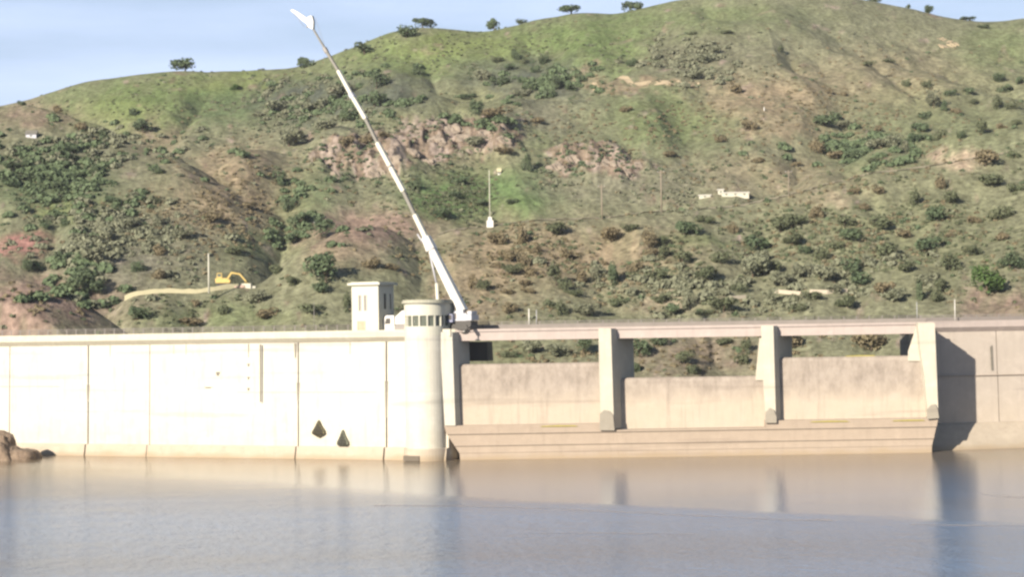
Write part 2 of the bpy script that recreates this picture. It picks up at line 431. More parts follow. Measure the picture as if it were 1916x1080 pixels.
for cx, cy, rx, ry, c, s in PAINT:
    wt = (blobw(qx, qy, (cx, cy, rx, ry)) * s)[..., None]
    base = base * (1 - wt) + np.array(c) * wt
rkc = np.where((fbm(UU * 300, YY / 7, 3) > 0.52)[..., None], np.array(ROCK), np.array((0.17, 0.125, 0.085)))
rw = sstep(0.3, 0.75, RK + wob * 1.8)[..., None] * 0.85
base = base * (1 - rw) + rkc * rw
vr = (fbm(UU * 420 + 5, YY / 4.2, 4) - 0.5)[..., None]
base = base * (1 + vr * 0.75)
gr = sstep(0.52, 0.66, fbm(UU * 200 + 31, YY / 6 + 12, 4))[..., None] * 0.35 * (1 - rw)
base = base * (1 - gr) + np.array(OLIVE) * gr * 0.8
base = (base * np.array((1.24, 1.24, 1.42))).clip(0.01, 0.6)

idx = np.arange(NU * NY).reshape(NU, NY)
fc = np.stack([idx[:-1, :-1], idx[1:, :-1], idx[1:, 1:], idx[:-1, 1:]], -1).reshape(-1, 4)
M_GROUND, n, p = mat('hillside_ground')
at_ = n.nodes.new('ShaderNodeAttribute'); at_.attribute_name = 'cover'
f1 = noise(n, 0.55, 6, rough=0.65)
f2 = noise(n, 0.16, 5, rough=0.6)
c = mixc(n, mr(n, f1, 0.35, 0.65, 0.0, 1.0), (0.62, 0.62, 0.62), (1.3, 1.3, 1.3))
c = mixc(n, 1.0, at_.outputs['Color'], c, 'MULTIPLY')
c = mixc(n, mr(n, f2, 0.5, 0.7, 0.0, 0.18), c, (0.11, 0.10, 0.055))
n.links.new(c, p.inputs['Base Color'])
p.inputs['Roughness'].default_value = 0.95; p.inputs['Specular IOR Level'].default_value = 0.1
bump(n, p, f1, 0.8, 0.9)
me = npmesh('hillside', np.stack([UU * YY, YY, ZZ], -1).reshape(-1, 3), fc, M_GROUND, smooth=True)
ca = me.color_attributes.new('cover', 'FLOAT_COLOR', 'POINT')
ca.data.foreach_set('color', np.concatenate([base, np.ones(base.shape[:2] + (1,))], -1).astype(np.float32).ravel())
hill = bpy.data.objects.new('hillside', me); COL.objects.link(hill); tag(hill, kind='structure')

def ground(px, py):
    """first terrain point seen through a photograph pixel, arrays in, arrays out (nan when sky)"""
    px = np.atleast_1d(np.asarray(px, float)); py = np.atleast_1d(np.asarray(py, float))
    D = _f[None] + ((px - 958) / F)[:, None] * _r - ((py - 540) / F)[:, None] * _u
    u = D[:, 0] / D[:, 1]; s = D[:, 2] / D[:, 1]
    ci = np.clip(np.searchsorted(ul, u), 1, NU - 1)
    ci = np.where(abs(ul[ci] - u) < abs(ul[ci - 1] - u), ci, ci - 1)
    prof = ZZ[ci]                                   # n x NY
    ray = H + s[:, None] * yl[None]
    hit = (prof > ray) & (yl[None] > 432)
    k = hit.argmax(1); ok = hit.any(1)
    Y = yl[k]; out = np.stack([u * Y, Y, prof[np.arange(len(k)), k]], -1)
    out[~ok] = np.nan
    return out
def gz(X, Y):
    u = X / Y; i = np.clip(np.searchsorted(ul, u), 1, NU - 1); j = np.clip(np.searchsorted(yl, Y), 1, NY - 1)
    return float(min(ZZ[i, j], ZZ[i - 1, j], ZZ[i, j - 1]))

# ground sheet under everything, out to the horizon
MB().add([(-6000, -3000, -9), (6000, -3000, -9), (6000, 7000, -9), (-6000, 7000, -9)], [(0, 1, 2, 3)]).build('ground', M_GROUND, kind='structure')

# ---------------------------------------------------------------- water
M_WATER, n, p = mat('reservoir_water')
wv = noise(n, 1.0, 5, stretch=(0.6, 0.9, 1), rough=0.65, rot=0.25)
wv2 = noise(n, 1.0, 3, stretch=(0.10, 0.13, 1), rough=0.5, rot=0.5)
big = noise(n, 1.0, 3, stretch=(0.006, 0.02, 1), rough=0.5)
g = n.nodes.new('ShaderNodeNewGeometry'); sx = n.nodes.new('ShaderNodeSeparateXYZ'); n.links.new(g.outputs['Position'], sx.inputs['Vector'])
mud = mr(n, sx.outputs['Y'], 320, 385, 0.0, 1.0)
colr = mixc(n, mud, (0.16, 0.25, 0.40), (0.21, 0.165, 0.11))
colr = mixc(n, mr(n, big, 0.35, 0.7, 0, 0.5), colr, (0.15, 0.14, 0.13))
n.links.new(colr, p.inputs['Base Color'])
p.inputs['Roughness'].default_value = 0.11; p.inputs['IOR'].default_value = 1.33; p.inputs['Specular IOR Level'].default_value = 0.32
ad = n.nodes.new('ShaderNodeMath'); ad.operation = 'MULTIPLY_ADD'
n.links.new(wv2, ad.inputs[0]); ad.inputs[1].default_value = 0.8; n.links.new(wv, ad.inputs[2])
bump(n, p, ad.outputs[0], 1.0, 1.1)
bn = [x for x in n.nodes if x.bl_idname == 'ShaderNodeBump'][0]
rip = n.nodes.new('ShaderNodeMath'); rip.operation = 'MULTIPLY_ADD'; n.links.new(big, rip.inputs[0]); rip.inputs[1].default_value = 42
sk = n.nodes.new('ShaderNodeMath'); sk.operation = 'MULTIPLY_ADD'; n.links.new(sx.outputs['X'], sk.inputs[0]); sk.inputs[1].default_value = 0.72; n.links.new(sx.outputs['Y'], sk.inputs[2]); n.links.new(sk.outputs[0], rip.inputs[2])
half = mr(n, sx.outputs['X'], -95, 30, 60, 16)      # the edge of the breeze is diffuse on the left
sb_ = n.nodes.new('ShaderNodeMath'); sb_.operation = 'SUBTRACT'; n.links.new(rip.outputs[0], sb_.inputs[0]); sb_.inputs[1].default_value = 309
dv = n.nodes.new('ShaderNodeMath'); dv.operation = 'DIVIDE'; n.links.new(sb_.outputs[0], dv.inputs[0]); n.links.new(half, dv.inputs[1])
n.links.new(mr(n, dv.outputs[0], -1.0, 1.0, 0.95, 0.06), bn.inputs['Strength'])
L = lambda s, off, z: (OX + T2[0] * s + N2[0] * off, OY + T2[1] * s + N2[1] * off, z)
wl = L(260, -1, 0)
MB().add([(-900, -300, 0), (900, -300, 0), (900, 700, 0), (78, 411, 0), (77, 409, 0), (OX, 409, 0), wl, (-900, wl[1] + 40, 0)], [tuple(range(8))]).build('water', M_WATER, kind='structure')

# pale thin strips painting streaks of reflected light onto the water
M_STREAK, n, p = mat('reflected_light_streaks')
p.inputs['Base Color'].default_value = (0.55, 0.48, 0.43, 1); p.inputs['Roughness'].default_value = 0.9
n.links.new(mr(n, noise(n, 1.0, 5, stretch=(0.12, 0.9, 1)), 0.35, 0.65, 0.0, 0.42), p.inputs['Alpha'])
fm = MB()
def light_streak(pts, wd):
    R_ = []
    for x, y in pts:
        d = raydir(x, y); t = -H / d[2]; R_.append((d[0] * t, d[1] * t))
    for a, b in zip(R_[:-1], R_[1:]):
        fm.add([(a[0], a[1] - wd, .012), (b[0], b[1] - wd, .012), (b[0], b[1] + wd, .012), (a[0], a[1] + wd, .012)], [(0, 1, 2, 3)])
light_streak([(700, 947), (860, 948), (1000, 952), (1130, 958), (1300, 966), (1450, 973), (1560, 975)], 1.3)
light_streak([(1835, 925), (1880, 930), (1960, 933)], 1.5); light_streak([(1700, 983), (1800, 984), (1960, 986)], .9); light_streak([(960, 1000), (1150, 999), (1300, 1002)], .6)
fm.build('reflected_light_streaks', M_STREAK, kind='stuff')

# ---------------------------------------------------------------- dam
def s_of(px, off=0.0):
    """distance along the left dam at which a photograph column meets it"""
    u = raydir(px, 613)[0] / raydir(px, 613)[1]
    ax = OX + N2[0] * off; ay = OY + N2[1] * off
    return (u * ay - ax) / (T2[0] - u * T2[1])

def left_poly(s0, s1, prof, name, m, parent, **k):
    return MB().prism([L(s0, o, z) for o, z in prof], Vector(L(s1, 0, 0)) - Vector(L(s0, 0, 0))).build(name, m, parent, **k)
dam = empty('dam_wall', L(60, 0, 0), label='long white sunlit concrete dam wall left of the round tower', cat='dam')
dam_inv = dam.matrix_basis.inverted()
def keep(o, root):
    """parent without moving"""
    o.parent = root; o.matrix_parent_inverse = Matrix.Translation(-Vector(root.location)) if root.rotation_euler.z == 0 else root.matrix_basis.inverted()
    return o
joints = [s_of(836)] + sorted([s_of(x) for x in (720, 555, 277, 162, 15)]) + [150, 180, 215]
gapw = [0, .34, .28, .18, .34, .2, .3, .3]
for i in range(len(joints) - 1):
    wd_ = 1.0; a = joints[i] + (gapw[i] / 2); b = joints[i + 1] - (gapw[min(i + 1, 7)] / 2)
    keep(left_poly(a, b, [(-7, -8), (0.5, -8), (0.0, 2.2), (-0.55, 22.6), (-7, 22.6)], 'wall_panel', M_WALL, None), dam)
    keep(left_poly(a, b, [(0.75, -8), (2.0, -8), (1.25, 0), (0.75, 2.25)][0:0] + [(0.45, -8), (2.2, -8), (1.3, 0.2), (0.85, 2.35), (0.02, 2.35)], 'footing', M_FOOT, None), dam)
keep(left_poly(s_of(834), 215, [(-6.8, -7), (-0.9, -7), (-1.25, 22.5), (-6.8, 22.5)], 'joint_core', M_NOSE, None), dam)
keep(left_poly(s_of(845), 215, [(-7.4, 22.62), (-0.5, 22.62), (0.55, 23.55), (0.55, 24.85), (0.15, 24.85), (0.15, 23.9), (-7.0, 23.9), (-7.0, 24.7), (-7.4, 24.7)], 'parapet', M_PIER, None), dam)
# drain pipe and short weep stains
sp_ = s_of(487)
keep(MB().tube(L(sp_, 0.05, 22.4), L(sp_, 0.28, 11.0), 0.16, 0.12, 8).build('drain_pipe', M_STAIN, None), dam)
for px, z0, z1, wd in ((203, 22.5, 20.3, .10), (322, 22.5, 20.6, .07), (345, 22.5, 20.4, .09), (462, 22.5, 19.8, .16), (550, 22.5, 19.6, .3), (652, 22.5, 20.2, .10), (405, 17.0, 16.2, .5), (387, 14.0, 13.7, .9), (462, 18.6, 18.0, .3), (462, 16.0, 15.4, .3), (462, 13.8, 13.2, .3), (162, 14.5, 11, .35), (555, 14.8, 11.3, .34), (720, 15, 8, .34)):
    s0 = s_of(px)
    def off(z): return -0.55 * (z - 2.2) / 20.4 + 0.01
    wd *= 2.2
    MBx = MB().add([L(s0 - wd / 2, off(z0), z0), L(s0 + wd / 2, off(z0), z0), L(s0 + wd * 0.3, off(z1), z1), L(s0 - wd * 0.2, off(z1), z1)], [(0, 1, 2, 3)])
    keep(MBx.build('stain', M_STAIN, None), dam)
# long casting line across the panels
for a, b, z in ((s_of(440), s_of(700), 12.9), (s_of(110), s_of(-40), 14.2)):
    keep(MB().prism([L(a, -0.29, z), L(a, -0.2, z), L(a, -0.2, z + 0.06), L(a, -0.29, z + 0.06)], Vector(L(b, 0, 0)) - Vector(L(a, 0, 0))).build('casting_line', M_FOOT, None), dam)

# conical intake grates on the wall
for i, (px, py, ww, hh, m, lab) in enumerate(((595, 795, 3.1, 3.4, M_GRATE, 'dark olive pointed intake grate on the white dam wall, left and higher one'),
                                              (640, 815, 2.7, 3.7, M_GRATE2, 'grey green pointed intake grate on the white dam wall, right and lower one'))):
    s0 = s_of(px)
    zc = H - (py - 613) * (OY + T2[1] * s0) / F - 0.3
    base_ = L(s0, 0.0, zc)
    g_ = empty('intake_grate', base_, label=lab, cat='grate', group='pointed intake grates on the dam wall')
    mb = MB()
    core = MB()
    top = L(s0, 0.15, zc + hh * 0.52)
    bot = L(s0, 0.6, zc - hh * 0.48)
    rim = [(-0.47, -0.12), (-0.5, -0.24), (0, -0.48), (0.5, -0.24), (0.47, -0.12), (0.22, 0.18), (0.08, 0.42), (0, 0.52), (-0.08, 0.42), (-0.22, 0.18)]
    rp_ = [L(s0 + q[0] * ww, -0.30, zc + q[1] * hh) for q in rim]
    fr_ = [L(s0 + q[0] * ww * 0.94, 0.6, zc + q[1] * hh * 0.97 - 0.05) for q in rim]
    core.loft([rp_, fr_])
    for q in np.linspace(-0.42, 0.42, 9):
        zt = np.interp(abs(q), [0, 0.08, 0.22, 0.47], [0.52, 0.42, 0.18, -0.12]); zb = np.interp(abs(q), [0, 0.46, 0.5], [-0.48, -0.30, -0.2])
        mb.tube(L(s0 + q * ww * 0.8, 0.8, zc + zt * hh * 0.9 - 0.1), L(s0 + q * ww * 0.8, 0.8, zc + zb * hh * 0.9 - 0.1), 0.05, n=5)
    for zz in (-0.25, -0.05, 0.12):
        hw = np.interp(zz, [-0.48, -0.3, -0.12, 0.18, 0.52], [0, .46, .47, .22, 0])
        mb.tube(L(s0 - hw * ww * .8, 0.82, zc + zz * hh), L(s0 + hw * ww * .8, 0.82, zc + zz * hh), 0.05, n=5)
    keep(core.build('housing', m, None), g_)
    keep(mb.build('grate_bars', M_DARK, None), g_)

# ---- round valve tower
TS = s_of(796); R_T = 4.0
def stadium(r, back, n=22):
    pts = [(TS + r * math.cos(a), r * math.sin(a)) for a in np.linspace(0, math.pi, n)]
    return [(pts[0][0], -back)] + pts + [(pts[-1][0], -back)]
tower = empty('valve_tower', L(TS, 0, 0), label='round white tower on the dam with a windowed control room under a flat roof', cat='tower')
mb = MB()
sh = stadium(R_T - 0.03, 1.0)
mb.loft([[L(s, o, z) for s, o in sh] for z in (-8, 23.7)], smooth=False)
o = mb.build('shaft', M_WALL, None); keep(o, tower)
mb = MB(); mb.loft([[L(s, o, z) for s, o in stadium(R_T + 0.45, 1.0)] for z in (-8, 2.3)])
keep(mb.build('base_ring', M_FOOT, None), tower)
# control room: walls with window openings between sill and lintel
def wall_ring(z0, z1, r=R_T, back=4.5):
    a = stadium(r, back); b = stadium(r - 0.3, back - 0.3)
    return a, z0, z1
room = MB()
room.loft([[L(s, o, z) for s, o in stadium(R_T, 4.6)] for z in (23.7, 25.45)])
room.loft([[L(s, o, z) for s, o in stadium(R_T, 4.6)] for z in (27.45, 29.8)])
angs = np.linspace(math.radians(13), math.radians(167), 8)
for a in angs:                                       # mullion piers round the bow
    s = TS + (R_T - 0.14) * math.cos(a); oo = (R_T - 0.14) * math.sin(a)
    tx, ty = -math.sin(a), math.cos(a); nx, ny = math.cos(a), math.sin(a)
    q = [(s + tx * i * .13 + nx * j * .14, oo + ty * i * .13 + ny * j * .14) for i, j in ((-1, -1), (1, -1), (1, 1), (-1, 1))]
    room.prism([L(x, y, 25.45) for x, y in q], (0, 0, 2.0))
for sgn in (-1, 1):
    for oo, wd in ((-0.1, .5), (-2.3, .5), (-4.3, .6)):
        q = [(TS + sgn * (R_T - i), oo + j * wd / 2) for i, j in ((0.3, -1), (0.0, -1), (0.0, 1), (0.3, 1))]
        room.prism([L(x, y, 25.45) for x, y in q], (0, 0, 2.0))
room.prism([L(TS + R_T, -4.6, 25.45), L(TS - R_T, -4.6, 25.45), L(TS - R_T, -4.3, 25.45), L(TS + R_T, -4.3, 25.45)], (0, 0, 2.0))
keep(room.build('control_room', M_RENDER, None), tower)
for i in range(7):                                   # panes between the mullions
    a0, a1 = angs[i] , angs[i + 1]
    wdw = MB(); rr = R_T - 0.26
    q = [(TS + rr * math.cos(a0), rr * math.sin(a0)), (TS + rr * math.cos(a1), rr * math.sin(a1)), (TS + (rr - .06) * math.cos(a1), (rr - .06) * math.sin(a1)), (TS + (rr - .06) * math.cos(a0), (rr - .06) * math.sin(a0))]
    wdw.prism([L(x, y, 25.45) for x, y in q], (0, 0, 2.0))
    keep(wdw.build('window', M_GLASS, None), tower)
for sgn in (-1, 1):
    for oo in (-1.2, -3.3):
        q = [(TS + sgn * (R_T - i), oo + j * 1.0) for i, j in ((0.26, -1), (0.20, -1), (0.20, 1), (0.26, 1))]
        keep(MB().prism([L(x, y, 25.45) for x, y in q], (0, 0, 2.0)).build('window', M_GLASS, None), tower)
rf = MB(); rf.loft([[L(s, o, z) for s, o in stadium(R_T + 0.45, 5.0)] for z in (29.8, 30.2)])
rf.loft([[L(s, o, z) for s, o in stadium(R_T + 0.25, 4.9)] for z in (30.2, 30.45)])
keep(rf.build('roof_slab', M_ROOFC, None), tower)
so = s_of(787)
keep(MB().prism([L(so - 1.7, 3.0, 0.05), L(so + 1.7, 3.0, 0.05), L(so + 1.7, 3.0, 1.05), L(so - 1.7, 3.0, 1.05)], tuple(N2 * 1.62) + (0,)).build('outlet_opening', M_OPEN, None), tower)

# ---- small square gatehouse on the crest
GA = s_of(712, -1.6)
gh = empty('gatehouse', L(GA + 2.9, -3.5, 23.9), label='square cream gatehouse with two slit windows on the dam crest', cat='gatehouse')
gw = 5.9; gd = 6.2; o0 = -0.9
def gq(s0, s1, oa, ob): return [L(GA + s0, oa, 0), L(GA + s1, oa, 0), L(GA + s1, ob, 0), L(GA + s0, ob, 0)]
def lift(q, z): return [(a, b, z) for a, b, _ in q]
ZT = 33.6
w1 = MB()
w1.prism(lift(gq(0, gw, o0 - gd, o0 - gd + 0.3), 23.9), (0, 0, ZT - 23.9))
w1.prism(lift(gq(gw - 0.3, gw, o0 - gd + .3, o0 - .3), 23.9), (0, 0, ZT - 23.9))
w1.prism(lift(gq(0, 0.3, o0 - gd + .3, o0 - .3), 23.9), (0, 0, 5.0))
for a, b in ((o0 - gd + .3, o0 - 5.2), (o0 - 4.6, o0 - 3.2), (o0 - 2.2, o0 - .3)):
    w1.prism(lift(gq(0, 0.3, a, b), 28.9), (0, 0, 3.0))
w1.prism(lift(gq(0, 0.3, o0 - gd + .3, o0 - .3), 31.9), (0, 0, ZT - 31.9))
# front wall with two slits and a door recess (columns of wall between them)
cols = [(0, 2.55), (3.15, 3.75), (4.35, gw)]
for a, b in cols: w1.prism(lift(gq(a, b, o0 - .3, o0), 28.6), (0, 0, 3.0))
w1.prism(lift(gq(0, gw, o0 - .3, o0), 31.6), (0, 0, ZT - 31.6))
for a, b in ((0, 2.9), (4.7, gw)): w1.prism(lift(gq(a, b, o0 - .3, o0), 23.9), (0, 0, 2.7))
w1.prism(lift(gq(0, gw, o0 - .3, o0), 26.6), (0, 0, 2.0))
keep(w1.build('wall', M_RENDER, None), gh)
for a, b in ((2.55, 3.15), (3.75, 4.35)):
    keep(MB().prism(lift(gq(a, b, o0 - .28, o0 - .2), 28.6), (0, 0, 3.0)).build('window', M_STEEL, None), gh)
for a, b in ((o0 - 5.2, o0 - 4.6), (o0 - 3.2, o0 - 2.2)):
    keep(MB().prism(lift(gq(0.18, 0.26, a, b), 28.9), (0, 0, 3.0)).build('window', M_DARK, None), gh)
dr = keep(MB().prism(lift(gq(2.9, 4.7, o0 - .2, o0 - .1), 23.9), (0, 0, 2.7)).build('door', plain('weathered_door', (0.36, 0.32, 0.22), 0.8, var=.2), None), gh)
rf = MB(); rf.prism(lift(gq(-0.6, gw + 0.6, o0 - gd - .6, o0 + .6), ZT), (0, 0, 0.45)); rf.prism(lift(gq(-0.1, gw + 0.1, o0 - gd - .1, o0 + .1), ZT + .45), (0, 0, 0.15))
keep(rf.build('roof', M_RENDER, None), gh)

# ---- spillway
spill = empty('spillway', (35, 406, 0), label='three bay concrete spillway with piers, stepped foot and bridge', cat='spillway')
AX = Vector((math.sin(TH), math.cos(TH), 0))
YF = 404.0
def fpoly(pts, Y): return [tuple(at(x, y, Y)) for x, y in pts]
# stepped base: four courses, each lower one set back a little under a thin drip ledge
def base_x(z, side):
    if side == 0: return float(np.interp(z, [0, 5.1, 6.55], [at(868, 862, YF)[0], at(835, 811, YF)[0], at(831, 797, YF)[0]]))
    return float(np.interp(z, [0, 6.55], [at(1742, 845, YF)[0], at(1756, 781, YF)[0]]))
steps = MB()
def slab(z0, z1, yf, xa=None, xb=None):
    xl0, xl1 = (base_x(z0, 0), base_x(z1, 0)) if xa is None else (xa, xa)
    xr0, xr1 = (base_x(z0, 1), base_x(z1, 1)) if xb is None else (xb, xb)
    steps.add([(xl0, yf, z0), (xr0, yf, z0), (xr1, yf, z1), (xl1, yf, z1), (xl0, 416, z0), (xr0, 416, z0), (xr1, 416, z1), (xl1, 416, z1)],
              [(0, 1, 2, 3), (5, 4, 7, 6), (4, 0, 3, 7), (1, 5, 6, 2), (3, 2, 6, 7), (4, 5, 1, 0)])
slab(-8, 1.3, YF + 0.62); slab(1.3, 2.65, YF + 0.50); slab(2.65, 3.0, YF + 0.22); slab(3.0, 4.9, YF + 0.30); slab(4.9, 5.25, YF - 0.02)
W2a = at(1148, 806, YF)[0]; W2b = at(1434, 800, YF)[0]
slab(5.25, 6.55, YF + 0.08, None, W2a)
slab(5.25, 6.55, YF + 0.08, W2b, None)
keep(steps.build('stepped_base', M_STEP, None), spill)
piers = [([(822, 622), (846, 622), (852, 797), (832, 797)], 7), ([(1120, 615), (1143, 615), (1149, 803), (1125, 803), (1121, 700)], 11),
         ([(1424, 610), (1447, 610), (1452, 790), (1434, 790), (1430, 740), (1427, 700)], 11), ([(1717, 604), (1749, 604), (1756, 781), (1737, 781), (1729, 700), (1722, 655)], 11.4)]
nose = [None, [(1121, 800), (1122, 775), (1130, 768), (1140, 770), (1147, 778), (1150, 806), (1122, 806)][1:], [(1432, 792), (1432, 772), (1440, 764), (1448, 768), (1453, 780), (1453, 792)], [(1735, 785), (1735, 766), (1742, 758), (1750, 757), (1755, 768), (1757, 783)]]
for i, (pl, dep) in enumerate(piers):
    ext = AX * dep if i < 3 else Vector((0.02, 1, 0)) * dep
    o = keep(MB().prism(fpoly(pl, YF - 0.2), ext).build('pier', M_PIER if i else M_WALL, None), spill)
    if nose[i]:
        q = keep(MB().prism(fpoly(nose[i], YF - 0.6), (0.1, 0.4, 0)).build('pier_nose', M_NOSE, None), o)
        q.matrix_parent_inverse = (o.matrix_parent_inverse).inverted() if False else Matrix.Identity(4)
for pl, Y in (([(1432, 612), (1423, 612), (1414, 702), (1414, 712), (1432, 712)], YF + 3.1), ([(1730, 606), (1716, 606), (1699, 658), (1699, 676), (1735, 676)], YF + 2.2)):
    keep(MB().prism(fpoly(pl, Y), AX * 6).build('pier_web', M_PIER, None), spill)
keep(MB().prism(fpoly([(842, 616), (852, 616), (852, 640), (842, 640)], YF + 2.0), (0.5, 5, 0)).build('end_block', M_PIER, None), spill)
keep(MB().box(at(842, 700, YF + 2)[0], at(856, 700, YF + 2)[0], YF + 5, YF + 9, -8, 6.4).build('end_wall', M_STEP, None), spill)
# weir walls
for i, (xa, xb, ztop, zbot, rec, tag_) in enumerate(((848, 1124, 18.1, 6.4, 1.9, 'tall'), (1150, 1436, 15.0, 5.1, 3.4, 'low'), (1452, 1738, 18.4, 6.4, 2.5, 'tall'))):
    y0 = YF + rec
    X0 = at(xa, 700, y0)[0]; X1 = at(xb, 700, y0 + 0)[0]
    prof = [(0, zbot - 1.5), (0, ztop - 0.75), (0.12, ztop - 0.35), (0.4, ztop - 0.1), (0.8, ztop), (2.6, ztop - 0.15), (3.4, ztop - 1.2), (3.6, zbot - 1.5)]
    mb = MB().prism([(X0, y0 + a, z) for a, z in prof], (X1 - X0, 0, 0))
    keep(mb.build('weir_wall', M_WEIR, None, label='lower weir wall of the middle bay' if i == 1 else None), spill)
# bridge beams between the piers, deck and parapet
br = MB()
yb = YF + 2.3
xl = at(842, 620, yb)[0]; xr = at(1735, 610, yb)[0]
br.box(xl, xr, yb, yb + 0.8, 22.55, 24.25)
br.box(xl, xr, yb + 6.4, yb + 7.2, 22.55, 24.25)
br.box(xl - 1, xr + 1, yb - 0.25, yb + 7.45, 24.25, 24.75)
keep(br.build('bridge_deck', M_BEAM, None), spill)
M_GUARD = plain('guard_wall_grey', (0.215, 0.19, 0.17), .9, var=.2, scale=.6)
keep(MB().box(xl + 1, xr + 1, yb + 6.7, yb + 6.95, 24.75, 25.5).build('guard_wall', M_GUARD, None), spill)
# dark block standing in for the shaded interior under the bridge, first bay
keep(MB().prism([tuple(at(872, 640, 415)), tuple(at(911, 640, 415)), tuple(at(913, 676, 415)), tuple(at(872, 676, 415))], (1.0, 4, 0)).build('bay_shade_block', M_DARK, None), spill)
for (xa, xb, py, Y) in ((1010, 1082, 798.5, YF - .12), (1515, 1590, 790, YF - .12), (1668, 1732, 788, YF - .12), (1580, 1640, 667, YF + 3.2), (1128, 1142, 618, YF + 2.0)):
    a = at(xa, py, Y); b = at(xb, py, Y)
    keep(MB().add([(a[0], Y, a[2] - .08), (b[0], Y, a[2] - .1), (b[0] - .6, Y - .02, a[2] + .1), ((a[0] + b[0]) / 2, Y - .02, a[2] + .16), (a[0] + .5, Y - .02, a[2] + .08)], [(0, 1, 2, 3, 4)]).build('moss_patch', M_MOSS, None), spill)

# ---- right wall
rw_ = empty('dam_wall', (110, 418, 0), label='pinkish dam wall at the right edge with the pier shadow on it', cat='dam')
RD = Vector((math.cos(math.radians(15)), math.sin(math.radians(15)), 0)); RN = Vector((RD.y, -RD.x, 0))
RO = Vector((78.2, 415.9, 0))
def Rp(s, off, z): return tuple(RO + RD * s + RN * off + Vector((0, 0, z)))
sj = [0, 17.6, 33, 44, 62, 90, 130]
for a, b in zip(sj[:-1], sj[1:]):
    keep(MB().prism([Rp(a + .1, o_, z) for o_, z in ((-7, -8), (0.4, -8), (0.3, 5.0), (0, 14.2), (-0.1, 14.2), (-0.35, 22.7), (-7, 22.7))], RD * (b - a - .2)).build('wall_panel', M_RWALL, None), rw_)
keep(MB().prism([Rp(0, o_, z) for o_, z in ((-6.8, -7), (-.5, -7), (-.9, 22.6), (-6.8, 22.6))], RD * 130).build('joint_core', M_NOSE, None), rw_)
keep(MB().prism([Rp(-0.6, o_, z) for o_, z in ((0.31, -8), (7.4, -8), (6.2, 0), (0.9, 4.6), (0.31, 4.9))], RD * 131).build('footing', M_FOOT, None), rw_)
keep(MB().prism([Rp(-1, o_, z) for o_, z in ((-7.4, 22.72), (-0.3, 22.72), (0.5, 23.6), (0.5, 24.85), (0.1, 24.85), (0.1, 23.9), (-7, 23.9), (-7, 24.7), (-7.4, 24.7))], RD * 131).build('parapet', M_BEAM, None), rw_)
keep(MB().prism([Rp(0, -6.6, 23.9), Rp(0, -6.4, 23.9), Rp(0, -6.4, 25.5), Rp(0, -6.6, 25.5)], RD * 120).build('guard_wall', M_GUARD, None), rw_)
keep(MB().prism([Rp(-.05, .11, 14.0), Rp(-.05, .33, 14.0), Rp(-.05, .33, 14.12), Rp(-.05, .11, 14.12)], RD * 120).build('casting_line', M_STEP, None), rw_)
keep(MB().add([Rp(16.1, -0.13, 19.6), Rp(16.6, -0.12, 20), Rp(16.65, 0.04, 15), Rp(16.2, 0.04, 15)], [(0, 1, 2, 3)]).build('stain', M_STAIN, None), rw_)

# ---- railings along the crest
def railing(pts, z0, name, label, hgt=1.25, step=2.4):
    r = empty(name, pts[0], label=label, cat='railing', group='steel railings along the dam crest')
    post_me = None
    rails = MB()
    for a, b in zip(pts[:-1], pts[1:]):
        a = Vector(a); b = Vector(b)
        for k in (0.35, 0.7, 1.0): rails.tube(a + Vector((0, 0, hgt * k)), b + Vector((0, 0, hgt * k)), 0.07, n=6)
    keep(rails.build('rail', M_RAIL, None), r)
    cnt = 0
    for a, b in zip(pts[:-1], pts[1:]):
        a = Vector(a); b = Vector(b); n_ = int((b - a).length / step)
        for i in range(n_ + 1):
            if cnt >= 95: break
            q = a.lerp(b, i / max(1, n_))
            if post_me is None:
                o = MB().box(-.09, .09, -.09, .09, 0, hgt + 0.08).build('post', M_RAIL, None); post_me = o.data
            else:
                o = bpy.data.objects.new('post', post_me); COL.objects.link(o)
            o.parent = r; o.location = q - Vector(r.location); cnt += 1
railing([L(GA - .6, -6.9, 24.5), L(GA + 150, -6.9, 24.5)][::-1] if False else [L(GA + 8, -7.2, 24.7), L(GA + 120, -7.2, 24.7)], 0, 'railing', 'grey railing along the back edge of the white dam crest on the left')
railing([(xl, yb + 7.2, 24.75), (xr, yb + 7.2, 24.75)], 0, 'railing', 'grey railing along the far side of the spillway bridge')
railing([Rp(0, -7.2, 24.7), Rp(90, -7.2, 24.7)], 0, 'railing', 'grey railing along the crest of the right dam wall')

# ---------------------------------------------------------------- mobile crane on the crest
cr0 = Vector(L(s_of(862, -4.0), -4.0, 23.9))
crane = empty('mobile_crane', cr0, label='large white truck mounted crane with its telescopic boom raised over the dam', cat='crane')
Tv = Vector((T2[0], T2[1], 0)); Nv = Vector((N2[0], N2[1], 0)); Zv = Vector((0, 0, 1))
def K(s, o, z): return cr0 + Tv * s + Nv * o + Zv * z
def kbox(mb, s0, s1, o0, o1, z0, z1): return mb.prism([K(s0, o0, z0), K(s1, o0, z0), K(s1, o1, z0), K(s0, o1, z0)], (0, 0, z1 - z0))
sF = s_of(722, -4.0) - s_of(862, -4.0)          # front bumper
mb = MB(); kbox(mb, -2.6, sF - 2.6, -1.35, 1.35, 0.9, 1.75); kbox(mb, 1.8, sF - 3.0, -1.45, 1.45, 1.75, 2.1)
keep(mb.build('carrier', M_STEEL, None), crane)
cab = MB()
prof = [(sF, 0.6), (sF + .1, 1.6), (sF - .45, 3.45), (sF - .8, 3.75), (sF - 2.5, 3.75), (sF - 2.6, 0.6)]
cab.prism([K(s, 1.3, z) for s, z in prof], Nv * -2.6)
cab = keep(cab.build('cab', M_WHITE, None, bevel=0.06), crane)
